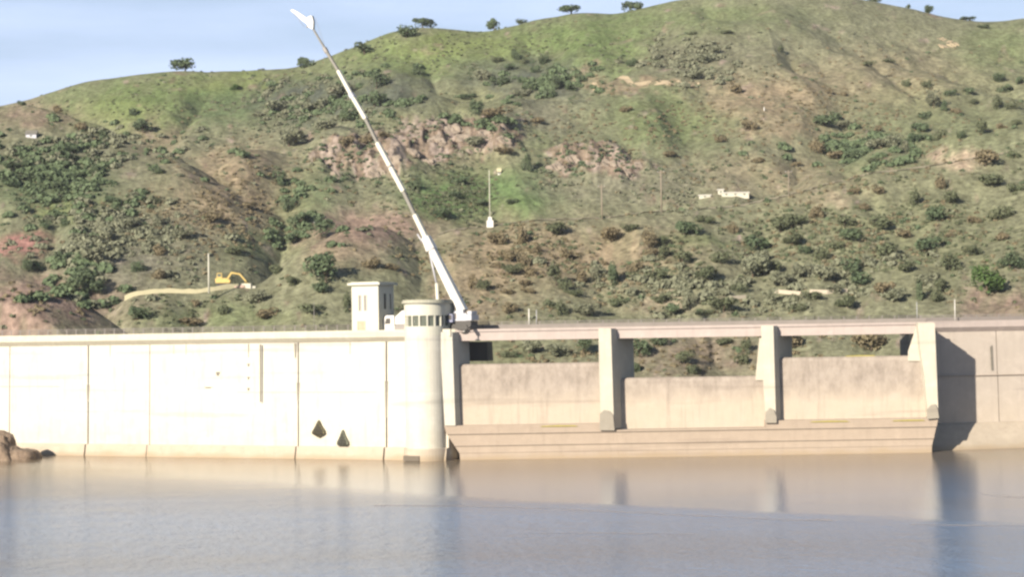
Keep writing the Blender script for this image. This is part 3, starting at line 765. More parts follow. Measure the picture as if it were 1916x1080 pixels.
for w_, off_ in (((sF - .75, 2.2), 1.33),):
    q = keep(MB().prism([K(sF - .5, 1.33, 2.1), K(sF - .8, 1.33, 3.2), K(sF - 1.75, 1.33, 3.2), K(sF - 1.75, 1.33, 2.1)], Nv * -0.05).build('window', M_DARK, None), cab); q.matrix_parent_inverse = Matrix.Identity(4)
q = keep(MB().prism([K(sF + .02, -1.1, 1.9), K(sF + .02, 1.1, 1.9), K(sF - .36, 1.1, 3.2), K(sF - .36, -1.1, 3.2)], Tv * 0.06).build('windscreen', M_DARK, None), cab); q.matrix_parent_inverse = Matrix.Identity(4)
mb = MB()                                         # white engine and deck housing rising behind the cab
mb.prism([K(s, 1.25, z) for s, z in ((sF - 2.7, 1.9), (sF - 2.7, 3.4), (sF - 4.2, 4.6), (sF - 5.4, 4.8), (sF - 5.4, 1.9))], Nv * -2.5)
keep(mb.build('deck_housing', M_WHITE, None, bevel=.05), crane)
wheel = None
for i in range(6):
    s = [sF - 1.4, sF - 3.3, sF - 6.8, 3.2, 1.2, -1.2][i]
    for sg in (-1, 1):
        c0 = K(s, sg * 1.0, 0.72)
        if wheel is None:
            mbw = MB().tube(-Nv * .26, Nv * .26, 0.72, n=20)
            o = mbw.build('wheel', M_TYRE, None); wheel = o.data
            rim_ = MB().tube(-Nv * .27, Nv * .27, 0.36, n=14).build('rim', M_WHITE, None); rimd = rim_.data
        else:
            o = bpy.data.objects.new('wheel', wheel); COL.objects.link(o)
            rim_ = bpy.data.objects.new('rim', rimd); COL.objects.link(rim_)
        o.parent = crane; o.location = c0 - cr0; rim_.parent = o
# superstructure
mb = MB(); kbox(mb, -2.0, 1.7, -1.5, 1.5, 2.45, 2.8); kbox(mb, -1.9, .3, -1.3, 1.3, 2.8, 3.9); kbox(mb, -1.2, .9, .5, 1.25, 3.9, 4.4)
mb.tube(K(0, 0, 1.7), K(0, 0, 1.95), 1.3, n=20)
keep(mb.build('superstructure', M_PALE, None, bevel=.04), crane)
mb = MB(); kbox(mb, -2.9, 2.0, -1.5, 1.5, 1.5, 2.4); kbox(mb, -2.2, 2.4, 1.35, 1.75, .7, 1.6)  # slew deck, made dark to paint in the shadow under the superstructure
keep(mb.build('slew_shadow_deck', M_DARK, None), crane)
mb = MB(); kbox(mb, -3.1, -1.95, -1.6, 1.6, 2.5, 3.6); kbox(mb, -2.95, -2.0, -1.2, 1.2, 3.65, 4.3)
keep(mb.build('counterweight', M_PALE, None, bevel=.05), crane)
mb = MB(); mb.tube(K(-2.2, -.8, 3.95), K(-2.2, .8, 3.95), .38, n=14)
keep(mb.build('winch_drum', M_STEEL, None), crane)
mb = MB(); mb.prism([K(s, 1.45, z) for s, z in ((.5, 2.2), (2.2, 2.2), (2.3, 2.8), (1.9, 3.8), (.5, 3.8))], Nv * .95)
oc = keep(mb.build('operator_cab', M_BLUE, None, bevel=.05), crane)
q = keep(MB().prism([K(s, 2.43, z) for s, z in ((.7, 2.7), (2.1, 2.8), (1.8, 3.6), (.7, 3.6))], Nv * .03).build('window', M_DARK, None), oc); q.matrix_parent_inverse = Matrix.Identity(4)
# outriggers and cribbing in dark steel
for s in (-3.0, 5.5):
    mb = MB(); kbox(mb, s - .3, s + .3, -3.6, 3.6, 1.0, 1.35)
    for sg in (-1, 1): mb.tube(K(s, sg * 3.4, .05), K(s, sg * 3.4, 1.7), .12, n=8); mb.tube(K(s, sg * 3.4, 0.02), K(s, sg * 3.4, .12), .45, n=10)
    keep(mb.build('outrigger', M_DARK, None), crane)
# boom: points traced in the vertical plane through the crest road
def BP(px, py):
    d = raydir(px, py); q0 = K(0, 0, 0)
    # plane: through q0, spanned by Tv and Z ; normal Nv
    t = (q0 - Vector(CAM)).dot(Nv) / Vector(d).dot(Nv)
    return Vector(CAM) + Vector(d) * t
def sect(a, b, wpx0, wpx1, m, name='boom_section'):
    A = BP(*a); B = BP(*b)
    mb = MB().beam(A, B, wpx0 * .09, wpx0 * .1, wpx1 * .09, wpx1 * .1, up=Nv)
    return keep(mb.build(name, m, None), crane)
bs = sect((866, 583), (807, 464), 20, 15.5, M_WHITE, 'boom_base')
hd = sect((808, 468), (797, 444), 21, 17, M_WHITE, 'boom_collar')
sect((799, 449), (776, 402), 11, 10, M_BOOMC)
sect((776, 402), (755, 358), 8, 8, M_BOOMG)
sect((755, 358), (731, 313), 10, 10, M_BOOMC)
sect((731, 313), (729.5, 310), 12, 12, M_STEEL, 'boom_joint')
sect((729.5, 310), (706, 267), 9.5, 9.5, M_BOOMC)
sect((706, 267), (684, 222), 7, 7, M_BOOMG)
sect((684, 222), (660, 181), 9, 9, M_BOOMC)
sect((661, 183), (656, 175), 11, 11, M_PALE, 'boom_joint')
sect((657, 176), (633, 132), 8.5, 8, M_BOOMC)
sect((633, 132), (610, 94), 6.5, 6, M_BOOMG)
sect((612, 98), (607, 89), 8, 8, M_STEEL, 'boom_joint')
sect((607, 89), (584, 50), 4, 3.6, M_BOOMG)
# boom head with sheave plates and the small white jib reaching forward
jb = MB()
def jq(pts, th): 
    P_ = [BP(*q) - Nv * th / 2 for q in pts]; return jb.prism(P_, Nv * th)
jq([(587, 55), (578, 50), (576, 43), (578, 31), (585, 29), (588, 40)], .8)
keep(jb.build('boom_head', M_WHITE, None), crane)
jb = MB()
jq([(576, 45), (566, 38), (552, 25), (544, 19), (548, 17), (558, 22), (573, 32), (580, 37)], .4)
keep(jb.build('jib', M_WHITE, None), crane)
jb = MB(); jb.tube(BP(574, 50), BP(577, 49), .18); jb.tube(BP(545, 18), BP(570, 50), .035, n=5); jb.tube(BP(590, 33), BP(609, 90), .03, n=5)
keep(jb.build('rigging', M_STEEL, None), crane)
cyl = MB(); cyl.tube(K(4.6, 0, 2.1), BP(817, 530), .34, .34, 10); keep(cyl.build('luffing_cylinder', M_BOOMC, None), crane)
cyl = MB(); cyl.tube(BP(817, 532), BP(804, 474), .19, .17, 10); keep(cyl.build('cylinder_rod', M_PALE, None), crane)
cyl = MB(); cyl.tube(BP(792, 455), BP(781, 438), .2, .14, 8); keep(cyl.build('auxiliary_sheave', M_PALE, None), crane)

# ---------------------------------------------------------------- rocks on the bank at the left
M_ROCK, n, p = mat('brown_rock')
f = noise(n, 0.7, 7, rough=0.7)
n.links.new(mixc(n, mr(n, f, 0.3, 0.7), (0.12, 0.085, 0.06), (0.27, 0.20, 0.14)), p.inputs['Base Color']); p.inputs['Roughness'].default_value = 0.95
bump(n, p, f, 0.9, 0.4)
def boulder(name, loc, sx_, sy_, sz_, seed, m, sub=4, amp=.35):
    bm = bmesh.new(); bmesh.ops.create_icosphere(bm, subdivisions=sub, radius=1)
    rr = np.random.RandomState(seed); o3 = rr.rand(3) * 50
    for v in bm.verts:
        c_ = v.co.normalized()
        nn = float(fbm(np.array([c_.x * 1.6 + o3[0] + c_.z]), np.array([c_.y * 1.6 + o3[1] - c_.z * .7]), 5)[0])
        cut = max(abs(c_.x), abs(c_.y), abs(c_.z))
        k_ = (1 / cut) ** .35 * (1 + (nn - .5) * 2 * amp)
        v.co = Vector((c_.x * sx_ * k_, c_.y * sy_ * k_, c_.z * sz_ * k_))
    me = bpy.data.meshes.new(name); bm.to_mesh(me); bm.free(); me.materials.append(m)
    o = bpy.data.objects.new(name, me); COL.objects.link(o); o.location = loc
    return o
def zat(py, px, Y): return at(px, py, Y)[2]
ROK = [((-14, 432), 4.4, 5, 8.0, -3.0, 'tallest brown rock on the water edge, cut by the left photo edge'), ((12, 430), 3.4, 4, 4.0, -1.0, 'brown rock at the water edge, second from the left photo edge'),
       ((30, 431), 4.6, 4, 2.4, -.3, 'low brown rock at the water edge, third from the left photo edge')]
for i, ((px, Y), a, b, c_, z, lab) in enumerate(ROK):
    q = at(px, 850, Y)
    tag(boulder('rock', (q[0], Y, z), a, b, c_, 40 + i, M_ROCK), lab, 'rock', 'brown rocks on the left bank')

# ---------------------------------------------------------------- roads, walls, poles, houses on the hill
def gp(px, py):
    q = ground(px, py)[0]; return Vector(q)
def ribbon(name, pts, wd, m, lift_=0.2, **k):
    P_ = [gp(*q) for q in pts]; vs = []; fs = []
    # refine
    R_ = []
    for a, b in zip(P_[:-1], P_[1:]):
        for t in np.linspace(0, 1, 14, endpoint=False): R_.append(a.lerp(b, t))
    R_.append(P_[-1])
    for i, q in enumerate(R_):
        d = (R_[min(i + 1, len(R_) - 1)] - R_[max(i - 1, 0)]); d.z = 0; d.normalize(); sd_ = Vector((-d.y, d.x, 0))
        for sg in (-1, 0, 1):
            r_ = q + sd_ * sg * wd / 2; r_.z = gz(r_.x, r_.y) + lift_ + 0.35; vs.append(r_)
    for i in range(len(R_) - 1):
        for j in (0, 1): fs.append((i * 3 + j, i * 3 + j + 1, i * 3 + j + 4, i * 3 + j + 3))
    return MB().add(vs, fs).build(name, m, None, **k)
M_TRACK = plain('dirt_track', (0.36, 0.29, 0.19), 0.95, var=.2, scale=.4)
M_HROAD = plain('hill_road', (0.27, 0.235, 0.165), 0.95, var=.25, scale=.4)
def crest_pts(xs, layer='A', dy=0.8):
    out = []
    uu, zc, yc = LAYERS[layer][:3]
    for x in xs:
        u = raydir(x, 420)[0] / raydir(x, 420)[1]; Y = float(np.interp(u, uu, yc)); X = u * Y
        out.append(Vector((X, Y, gz(X, Y))))
    return out
def ribbon3(name, P_, wd, m, **k):
    vs = []; fs = []; R_ = []
    for a, b in zip(P_[:-1], P_[1:]):
        for t in np.linspace(0, 1, 8, endpoint=False): R_.append(a.lerp(b, t))
    R_.append(P_[-1])
    for i, q in enumerate(R_):
        for sg in (-1, 0, 1):
            y = q.y + sg * wd / 2; x = q.x; vs.append((x, y, gz(x, y) + .3))
    for i in range(len(R_) - 1):
        for j in (0, 1): fs.append((i * 3 + j, i * 3 + j + 1, i * 3 + j + 4, i * 3 + j + 3))
    return MB().add(vs, fs).build(name, m, None, **k)
ribbon3('road', crest_pts(range(820, 1920, 30)), 4, M_HROAD, kind='structure')
ribbon('path', [(1757, 72), (1768, 77), (1780, 80), (1788, 84), (1778, 88), (1758, 89)], 3.5, M_TRACK, kind='structure')
ribbon('path', [(1110, 160), (1180, 157), (1250, 158), (1310, 160)], 3.0, M_TRACK, kind='structure')

def wallstrip(name, P_, hgt, th, m, **k):
    mb = MB()
    for a, b in zip(P_[:-1], P_[1:]):
        d = (b - a); d.z = 0; nn = Vector((-d.y, d.x, 0)).normalized() * th
        q = [a, b, b + nn, a + nn]
        mb.add([(v.x, v.y, v.z - .35) for v in q] + [(v.x, v.y, v.z + hgt) for v in q], [(0, 1, 2, 3), (4, 5, 6, 7), (0, 1, 5, 4), (1, 2, 6, 5), (2, 3, 7, 6), (3, 0, 4, 7)])
    return mb.build(name, m, None, **k)
def line_at(pts, Y):
    return [Vector(at(x, y, Y + i * 1.2)) for i, (x, y) in enumerate(pts)]
LW = [Vector((q.x, q.y - 3, gz(q.x, q.y - 3))) for q in crest_pts(range(235, 462, 12))]
for i, q in enumerate(LW): q.z = min(q.z, at(235 + 12 * i, 556 - i * .9, q.y)[2] + .2) if i else q.z
wallstrip('ledge_wall', LW, 1.35, .5, M_YWALL,
          label='long low pale yellow retaining wall below the yellow excavator', cat='wall')
mb = MB(); a = LW[-1] + Vector((.3, 0, .1)); mb.box(a.x, a.x + 2.4, a.y, a.y + 3, a.z - .5, a.z + 1.2); mb.box(a.x + 2.4, a.x + 3.6, a.y + .5, a.y + 2.5, a.z - .5, a.z + .5)
mb.build('concrete_block', M_RENDER, None, label='pale concrete block at the right end of the yellow ledge wall', cat='block')
for i, (pts, h_, lab) in enumerate((([(1450, 551), (1500, 553)], 1.0, 'left pale retaining wall among bushes above the third spillway bay'), ([(1515, 550), (1548, 552), (1586, 549)], 1.1, 'right pale retaining wall among bushes above the third spillway bay'),
                                    ([(1366, 563), (1396, 562)], .9, 'short pale wall among bushes above the second spillway pier'))):
    P_ = []
    for q in pts:
        g0 = gp(*q); P_.append(g0)
    wallstrip('retaining_wall', P_, h_, .4, M_PALE if False else plain('pale_wall_%d' % 0, (0.40, 0.35, 0.27), .9), label=lab, cat='wall', group='pale retaining walls on the lower slope')

def pole(px, py0, py1, lab, r=.14, m=None, boxbase=False, arms=False, Y=None, cat='pole', group='utility poles on the hill road', name='utility_pole'):
    if Y is None:
        q = crest_pts([px])[0]; q = Vector((q.x, q.y - 2.5, gz(q.x, q.y - 2.5)))
    else:
        q = Vector(at(px, py1, Y)); 
    top = at(px, py0, q.y)[2]
    r_ = empty(name, q, label=lab, cat=cat, group=group)
    hh = top - q.z
    MB().tube((0, 0, -.6), (0, 0, hh), r * 1.5, r, 8).build('post', m or M_WOOD, r_)
    if arms:
        MB().box(-1.0, 1.0, -.07, .07, hh - .75, hh - .55).build('crossarm', m or M_WOOD, r_)
        ins = MB()
        for x in (-.85, 0, .85): ins.tube((x, 0, hh - .55), (x, 0, hh - .3), .07, n=6)
        ins.build('insulator', M_PALE, r_)
    if boxbase:
        b = MB(); b.prism([(-.95, -.7, -.6), (.95, -.7, -.6), (.95, .7, -.6), (-.95, .7, -.6)], (0, 0, 2.6)); b.prism([(-.55, -.5, 2.0), (.55, -.5, 2.0), (.55, .5, 2.0), (-.55, .5, 2.0)], (0, 0, 1.0))
        b.build('base_box', M_WHITE, r_)
    return r_
pole(917, 318, 420, 'slender pole rising from a white box on the hill road, leftmost of the four', .10, M_RENDER, True)
pole(1126, 345, 412, 'plain grey utility pole on the hill road right of the second rock outcrop', .15, M_WOOD, arms=True)
pole(1237, 318, 402, 'tall utility pole on the hill road left of the white house', .16, M_WOOD, arms=True)
pole(1475, 318, 360, 'utility pole on the hill road right of the white house', .12, M_WOOD, arms=True)
pole(391, 474, 545, 'pale pole standing left of the yellow excavator', .18, M_RENDER, Y=556, group=None, cat='pole', name='pole')
# crest lamp posts and markers
def small_post(px, py0, pybase, Y, lab, r, m, name='marker_post', lamp=False, grp='posts along the dam crest'):
    q = Vector(at(px, pybase, Y)); top = at(px, py0, Y)[2] - q.z
    e = empty(name, q, label=lab, cat='post', group=grp)
    MB().tube((0, 0, -.4), (0, 0, top), r, r * .8, 8).build('post', m, e)
    if lamp: MB().box(-.1, .7, -.12, .12, top - .05, top + .12).build('lamp_head', M_PALE, e)
small_post(990, 578, 604, yb + 6.9 + 406 - 406, 'short white post on the far bridge railing near the first bay', .13, M_WHITE)
small_post(1004, 580, 604, yb + 6.9, 'thin grey post beside the short white post on the bridge', .07, M_PALE)
small_post(588, 566, 618, 430, 'thin grey green post on the dam crest left of the gatehouse', .06, M_STEEL)
small_post(1787, 560, 596, 424, 'thin white post on the crest above the right dam wall', .10, M_WHITE)
small_post(1716, 565, 598, yb + 6.9, 'thin grey post on the bridge above the third pier', .06, M_PALE)

# houses
def house(px, py, wd, dp, hg, lab, roofm, flat=True, Y=None, cat='house', wm_=None):
    q = gp(px, py) if Y is None else Vector(at(px, py, Y))
    e = empty('house', (q.x, q.y, q.z), label=lab, cat=cat)
    mb = MB(); mb.box(-wd / 2, wd / 2, 0, dp, -.9, hg); mb.build('wall', wm_ or M_WHITE, e)
    if flat:
        MB().box(-wd / 2 - .3, wd / 2 + .3, -.3, dp + .3, hg, hg + .25).build('roof', roofm, e)
    else:
        MB().prism([(-wd / 2 - .3, -.4, hg), (-wd / 2 - .3, dp + .4, hg), (-wd / 2 - .3, dp / 2, hg + 1.4)], (wd + .6, 0, 0)).build('roof', roofm, e)
    k = max(1, int(wd / 2.6))
    for i in range(k):
        x = -wd / 2 + (i + .5) * wd / k
        MB().box(x - .35, x + .35, -.06, .05, hg * .35, hg * .75).build('window', M_GLASS, e)
    return e
house(1376, 368, 9.5, 5, 1.2, 'long low white building on the hill road, larger of the two', M_WHITE, True, wm_=M_RENDER)
house(1349, 366, 1.8, 4, 1.8, 'small white lean-to hut touching the left end of the long low building', M_WHITE, True, cat='hut', wm_=M_RENDER)
house(1319, 371, 4.0, 3, .9, 'small separate white shed left of the long low building', M_WHITE, True, cat='shed', wm_=M_RENDER)
house(58, 260, 3.6, 3, 1.3, 'tiny pale house high on the hill at the far left', M_BOOMG, False, wm_=M_PALE)
house(934, 329, 1.0, 1.2, 1.0, 'tiny pale hut on the bright green slope above the white box pole', M_YWALL, False, cat='hut')
house(600, 421, 4.0, 1.5, .7, 'low pale tank on the green slope left of the crane boom', M_PALE, True, cat='tank')
q = gp(1430, 207); small_post(1430, 200, 213, q.y, 'short white post on the upper slope above the white buildings', .22, M_WHITE, grp=None)

# yellow excavator on the ledge
eq = crest_pts([424])[0]; eq.y += 1.5; eq.z = gz(eq.x, eq.y) + .25
ex = empty('excavator', eq, label='yellow excavator with a bent arm on the ledge above the pale wall', cat='excavator')
mb = MB()
for y in (-1.2, .7):
    mb.prism([(x, y, z) for x, z in ((-3.0, .35), (-2.6, 0), (1.0, 0), (1.4, .35), (1.2, .85), (-2.8, .85))], (0, .6, 0))
mb.build('track', M_DARK, ex)
MB().prism([(x, -1.2, z) for x, z in ((-3.2, 1.0), (.6, 1.0), (.8, 1.7), (-.2, 2.3), (-3.3, 2.3))], (0, 2.4, 0)).build('body', M_YELL, ex, bevel=.08)
cb = MB().prism([(x, -1.25, z) for x, z in ((-2.9, 2.25), (-1.4, 2.25), (-1.5, 3.7), (-2.8, 3.7))], (0, 1.1, 0)).build('cab', M_YELL, ex, bevel=.06)
MB().box(-2.65, -1.7, -1.29, -1.24, 2.7, 3.5).build('window', M_GLASS, cb)
MB().beam((-.4, 0, 1.7), (1.0, 0, 3.8), .5, .6, up=(0, 1, 0)).beam((.9, 0, 3.75), (3.2, 0, 3.3), .5, .6, .4, .45, up=(0, 1, 0)).build('boom', M_YELL, ex)
MB().beam((3.0, 0, 3.5), (4.9, 0, 1.2), .4, .5, up=(0, 1, 0)).build('arm', M_YELL, ex)
MB().prism([(x, -.6, z) for x, z in ((4.9, 1.4), (5.3, .9), (5.0, .1), (4.0, -.1), (3.7, .5), (4.3, .8))], (0, 1.2, 0)).build('bucket', M_YELL, ex)
mound = boulder('earth_heap', eq + Vector((1.8, -1.4, -.4)), 3.4, 2.0, 1.1, 77, plain('pinkish_earth', (.42, .30, .24), .95, var=.2)); tag(mound, 'heap of pinkish earth in front of the yellow excavator', 'heap')

# ---------------------------------------------------------------- vegetation
def crown_mesh(name, seed, nleaf, flat, leaf, m):
    """lumpy crown of unit half-width, leaf clumps through its volume, sitting on z=0"""
    r = np.random.RandomState(seed)
    nl = r.randint(5, 9)
    lob = np.stack([r.uniform(-.62, .62, nl), r.uniform(-.55, .55, nl), r.uniform(.25, .85, nl) * flat], 1)
    lr = r.uniform(.26, .50, nl)
    lob[0] = (0, 0, .45 * flat); lr[0] = .6
    k = r.randint(0, nl, nleaf)
    d = r.normal(size=(nleaf, 3)); d /= np.linalg.norm(d, axis=1)[:, None]
    rad = lr[k] * (0.55 + .5 * r.rand(nleaf) ** .6)
    c = lob[k] + d * rad[:, None] * np.array([1, 1, .8 * flat + .1])
    c[:, 2] = np.abs(c[:, 2])
    nd = d + r.normal(size=(nleaf, 3)) * .55; nd /= np.linalg.norm(nd, axis=1)[:, None]
    t = np.cross(nd, r.normal(size=(nleaf, 3))); t /= np.linalg.norm(t, axis=1)[:, None]; b = np.cross(nd, t)
    sz = leaf * r.uniform(.6, 1.5, nleaf)[:, None]
    v = np.stack([c + t * sz, c + b * sz * .8 + nd * sz * .25, c - t * sz * .9, c - b * sz * .85 + nd * sz * .1], 1).reshape(-1, 3)
    f = np.arange(nleaf * 4).reshape(-1, 4)
    # shaded heart so that the crown is not see-through everywhere
    return npmesh(name, v, f, m)
CR = {}
def crown(mi, fi, vi):
    key = (mi, fi, vi)
    if key not in CR:
        CR[key] = crown_mesh('crown', 100 + mi * 31 + fi * 7 + vi, 620, (1.0, 1.5)[fi], .085, M_LEAF[mi])
    return CR[key]
trunkm = MB().tube((0, 0, -.9), (.05, 0, .45), .10, .075, 7).tube((.03, 0, .3), (.35, .1, .95), .06, .03, 6).tube((.03, 0, .3), (-.3, -.12, 1.0), .055, .03, 6).tube((.04, 0, .4), (.0, .3, 1.05), .05, .025, 6).build('trunk', M_BARK, None)
trunk_data = trunkm.data
bpy.data.objects.remove(trunkm)

# (x, y, width, height, leaf) as seen; leaf 0 olive 1 dark 2 grey 3 brown 4 green
V = """1047 429 50 26 0;1144 444 48 28 3;927 447 40 26 3;977 444 30 32 3;1281 429 46 26 1;1318 410 36 16 0;1371 430 22 20 3;1461 424 46 28 0;1414 460 46 28 1;1214 450 34 38 3;
1237 452 28 18 0;1217 474 30 18 3;1241 474 26 24 0;1277 487 36 26 0;1348 484 40 26 0;1328 514 52 30 0;1408 500 62 42 2;1384 539 26 20 0;1060 477 30 16 3;1134 494 16 8 3;
950 480 40 24 3;978 489 28 26 3;957 507 36 20 0;933 500 16 12 3;994 507 28 16 3;1040 517 34 40 0;1057 534 24 26 0;1090 517 28 24 3;1114 512 28 32 2;1147 517 30 42 1;
1187 504 32 20 3;1234 520 40 22 0;883 530 20 26 3;907 537 30 22 0;984 530 28 12 3;988 545 30 10 3;951 547 28 10 3;1074 550 30 12 0;1050 577 24 28 0;1025 570 32 18 0;
953 577 30 22 3;1100 582 44 24 2;1150 564 40 16 0;1238 560 26 18 0;1254 584 40 22 1;1284 570 30 30 2;1354 574 50 26 0;1317 588 40 10 0;1754 403 40 28 1;1710 373 28 28 0;
1777 370 38 26 0;1643 360 28 16 3;1526 397 28 24 3;1486 411 46 22 0;1580 417 44 26 0;1592 440 46 24 1;1650 417 44 28 0;1620 387 28 12 3;1740 457 48 26 1;1663 470 52 28 0;
1777 440 24 8 3;1874 443 26 16 3;1874 400 44 28 0;1490 450 48 24 0;1504 468 30 18 1;1536 477 36 24 0;1597 500 46 34 1;1496 510 38 26 2;1543 514 50 30 2;1610 526 44 26 1;
1463 527 40 22 2;1777 494 36 32 0;1890 490 50 36 1;1847 532 74 56 4;1737 530 40 28 2;1757 537 28 24 0;1720 547 20 34 1;1653 540 46 26 3;1587 567 44 28 0;1523 557 38 16 0;
1490 577 38 18 0;1444 560 26 28 2;1670 557 44 24 2;1750 554 32 22 0;1476 641 54 34 3;1630 642 66 40 3;1200 655 50 34 1;1230 640 36 22 1;1280 672 34 24 0;1300 690 40 16 0;1395 650 26 26 0;
1390 675 30 22 0;1092 652 42 34 1;1040 658 46 26 2;990 655 40 24 2;950 664 36 14 0;1360 640 40 14 0;1185 690 28 20 1;
1401 237 34 22 3;1376 167 28 18 3;1550 170 16 12 3;1580 175 16 10 3;1660 114 28 8 0;1623 120 26 10 0;1697 157 20 14 0;1733 160 22 16 0;1780 174 24 12 1;1810 170 24 12 1;
1867 144 28 14 1;1884 167 30 16 1;1907 150 20 14 1;1824 190 24 12 0;1864 194 28 24 0;1894 197 24 18 0;1747 190 36 28 2;1767 200 16 18 1;1790 207 24 12 3;1730 217 30 14 1;
1543 227 48 22 1;1563 218 24 16 1;1582 231 28 14 2;1643 240 16 12 3;1717 240 34 18 1;1707 257 30 16 1;1728 259 26 12 1;1760 250 28 20 0;1800 252 20 14 1;1834 240 28 26 0;
1871 237 20 12 3;1904 230 22 14 0;1673 267 34 26 2;1692 274 28 22 2;1640 270 42 20 2;1594 290 40 26 1;1563 290 40 16 3;1526 277 30 24 3;1844 297 50 32 3;1857 337 60 24 0;
1760 344 28 24 3;1636 304 24 10 0;1490 309 20 10 3;1320 110 44 18 2;1330 95 30 16 2;1293 62 20 8 0;1363 60 30 8 0;1460 93 14 12 0;1843 50 24 8 1;1300 140 40 14 2;
568 117 32 22 1;682 92 46 22 1;759 61 42 22 1;784 133 24 18 1;705 155 38 28 1;700 188 40 28 1;964 103 20 18 1;981 113 18 12 0;1017 113 24 16 1;931 113 20 12 0;
954 125 24 12 1;901 143 34 22 2;934 153 44 18 1;1004 130 20 14 1;1034 130 20 14 1;1041 157 30 22 1;1068 162 30 16 1;1084 143 30 12 0;991 160 30 16 1;978 174 34 14 2;
1024 178 34 16 1;877 180 32 10 1;887 204 32 28 1;927 215 58 22 3;1004 227 26 12 3;647 268 38 26 3;682 264 34 18 3;540 258 56 36 2;717 252 30 12 3;887 267 40 20 2;
947 281 44 12 3;268 238 48 24 1;250 210 24 14 1;441 165 22 10 4;40 194 18 10 1;110 204 24 14 3;150 237 30 16 3;190 250 20 12 1;124 281 30 12 1;94 307 30 10 1;
124 308 24 10 1;147 328 30 10 1;107 350 28 18 1;37 310 50 12 1;53 331 46 12 1;294 322 28 12 1;180 320 22 16 1;20 345 40 16 1;207 372 30 14 1;227 392 34 12 1;
284 373 30 16 0;394 408 36 22 3;294 413 30 24 2;83 418 24 18 1;120 417 22 16 1;50 500 30 22 1;260 497 28 22 1;147 532 50 42 1;187 542 34 26 1;294 518 36 18 3;
548 530 27 18 0;611 508 68 54 1;604 541 36 22 1;254 590 38 26 1;367 567 20 14 3;484 557 44 22 2;354 604 50 14 3;518 504 28 18 0;575 580 56 20 0;464 383 36 12 3;
600 433 48 36 1;541 383 30 28 1;564 413 40 28 1;548 450 40 22 1;692 497 40 20 3;648 568 22 30 0;730 500 30 14 3;525 330 30 30 1;340 440 40 20 2;200 440 36 24 2;
240 420 40 22 2;180 480 50 30 2;120 490 40 26 1;300 470 30 18 3;440 470 36 16 0;420 580 30 18 0;500 590 44 20 3;860 340 34 14 1;900 380 30 12 1;830 400 40 18 1;
850 365 30 14 1;960 380 24 10 1;780 350 30 16 1;985 310 22 30 1;1185 118 26 16 1;640 170 60 24 2;590 200 50 22 2;520 200 50 24 2;610 235 46 20 2;655 215 40 18 1;
1420 300 26 12 3;1350 260 30 12 3;1250 290 30 12 3;1170 205 28 12 3;1000 470 24 14 3;1180 430 30 14 0;1560 460 36 18 0;1700 500 40 22 0;1820 470 36 18 0;1820 410 30 16 3;
1690 440 34 16 3;1600 360 26 12 3;1900 350 34 18 0;1895 290 28 18 0;1430 480 30 20 2;1450 500 36 24 0;1560 540 34 18 2;1630 490 30 20 2"""
veg = []
for row in V.replace('\n', '').split(';'):
    a = [float(t) for t in row.split()]
    if len(a) == 5: veg.append(a)
# skyline trees keep their own description
SKY = [(346, 124, 44, 22, 'umbrella', 'wide flat-topped dark tree standing alone on the left skyline'), (790, 45, 42, 18, 'umbrella', 'wide dark tree on the skyline, first right of the crane tip'),
       (924, 47, 28, 20, 'round', 'round dark tree on the skyline between two wide ones'), (974, 38, 22, 9, 'round', 'low dark bush on the skyline left of the umbrella tree'),
       (1068, 14, 46, 17, 'umbrella', 'loose umbrella-shaped tree on the skyline near the top centre'), (1178, 9, 36, 18, 'round', 'dense dark tree touching the top edge of the photo'),
       (1736, 14, 20, 14, 'round', 'small round tree on the right skyline'), (1700, 12, 8, 8, 'round', 'tiny bush left of the small round tree on the right skyline'), (1813, 38, 30, 7, 'round', 'low flat bush on the right skyline dip'),
       (1640, -2, 26, 12, 'round', 'dark bush at the top edge where the right skyline begins')]
ORD = ['first', 'second', 'third', 'fourth', 'fifth', 'sixth', 'seventh', 'eighth', 'ninth', 'tenth', 'eleventh', 'twelfth', 'thirteenth', 'fourteenth', 'fifteenth', 'sixteenth']
XB = [(0, 'at far left'), (240, 'above yellow wall'), (480, 'left of gatehouse'), (660, 'above gatehouse'), (880, 'above first bay'), (1132, 'above middle bay'), (1436, 'above third bay'), (1752, 'above right wall')]
YB = [(-50, 'near the skyline'), (110, 'on upper slope'), (190, 'below upper slope'), (255, 'at crag height'), (345, 'at hill road height'), (430, 'below the hill road'), (490, 'on lower slope'), (550, 'just behind the dam'), (618, 'under the bridge')]
def cell(px, py):
    return max(i for i, b in enumerate(XB) if px >= b[0] or i == 0), max(i for i, b in enumerate(YB) if py >= b[0] or i == 0)
cells = {}
for i, a in enumerate(veg): cells.setdefault(cell(a[0], a[1]), []).append(i)
rank = {}
for c_, ids in cells.items():
    for k, i in enumerate(sorted(ids, key=lambda j: veg[j][0])): rank[i] = (k, len(ids))
LEAFW = ['olive green', 'dark green', 'grey green', 'brownish', 'bright green']
bases = ground([a[0] for a in veg], [a[1] + a[3] * .45 for a in veg])
nveg = 0
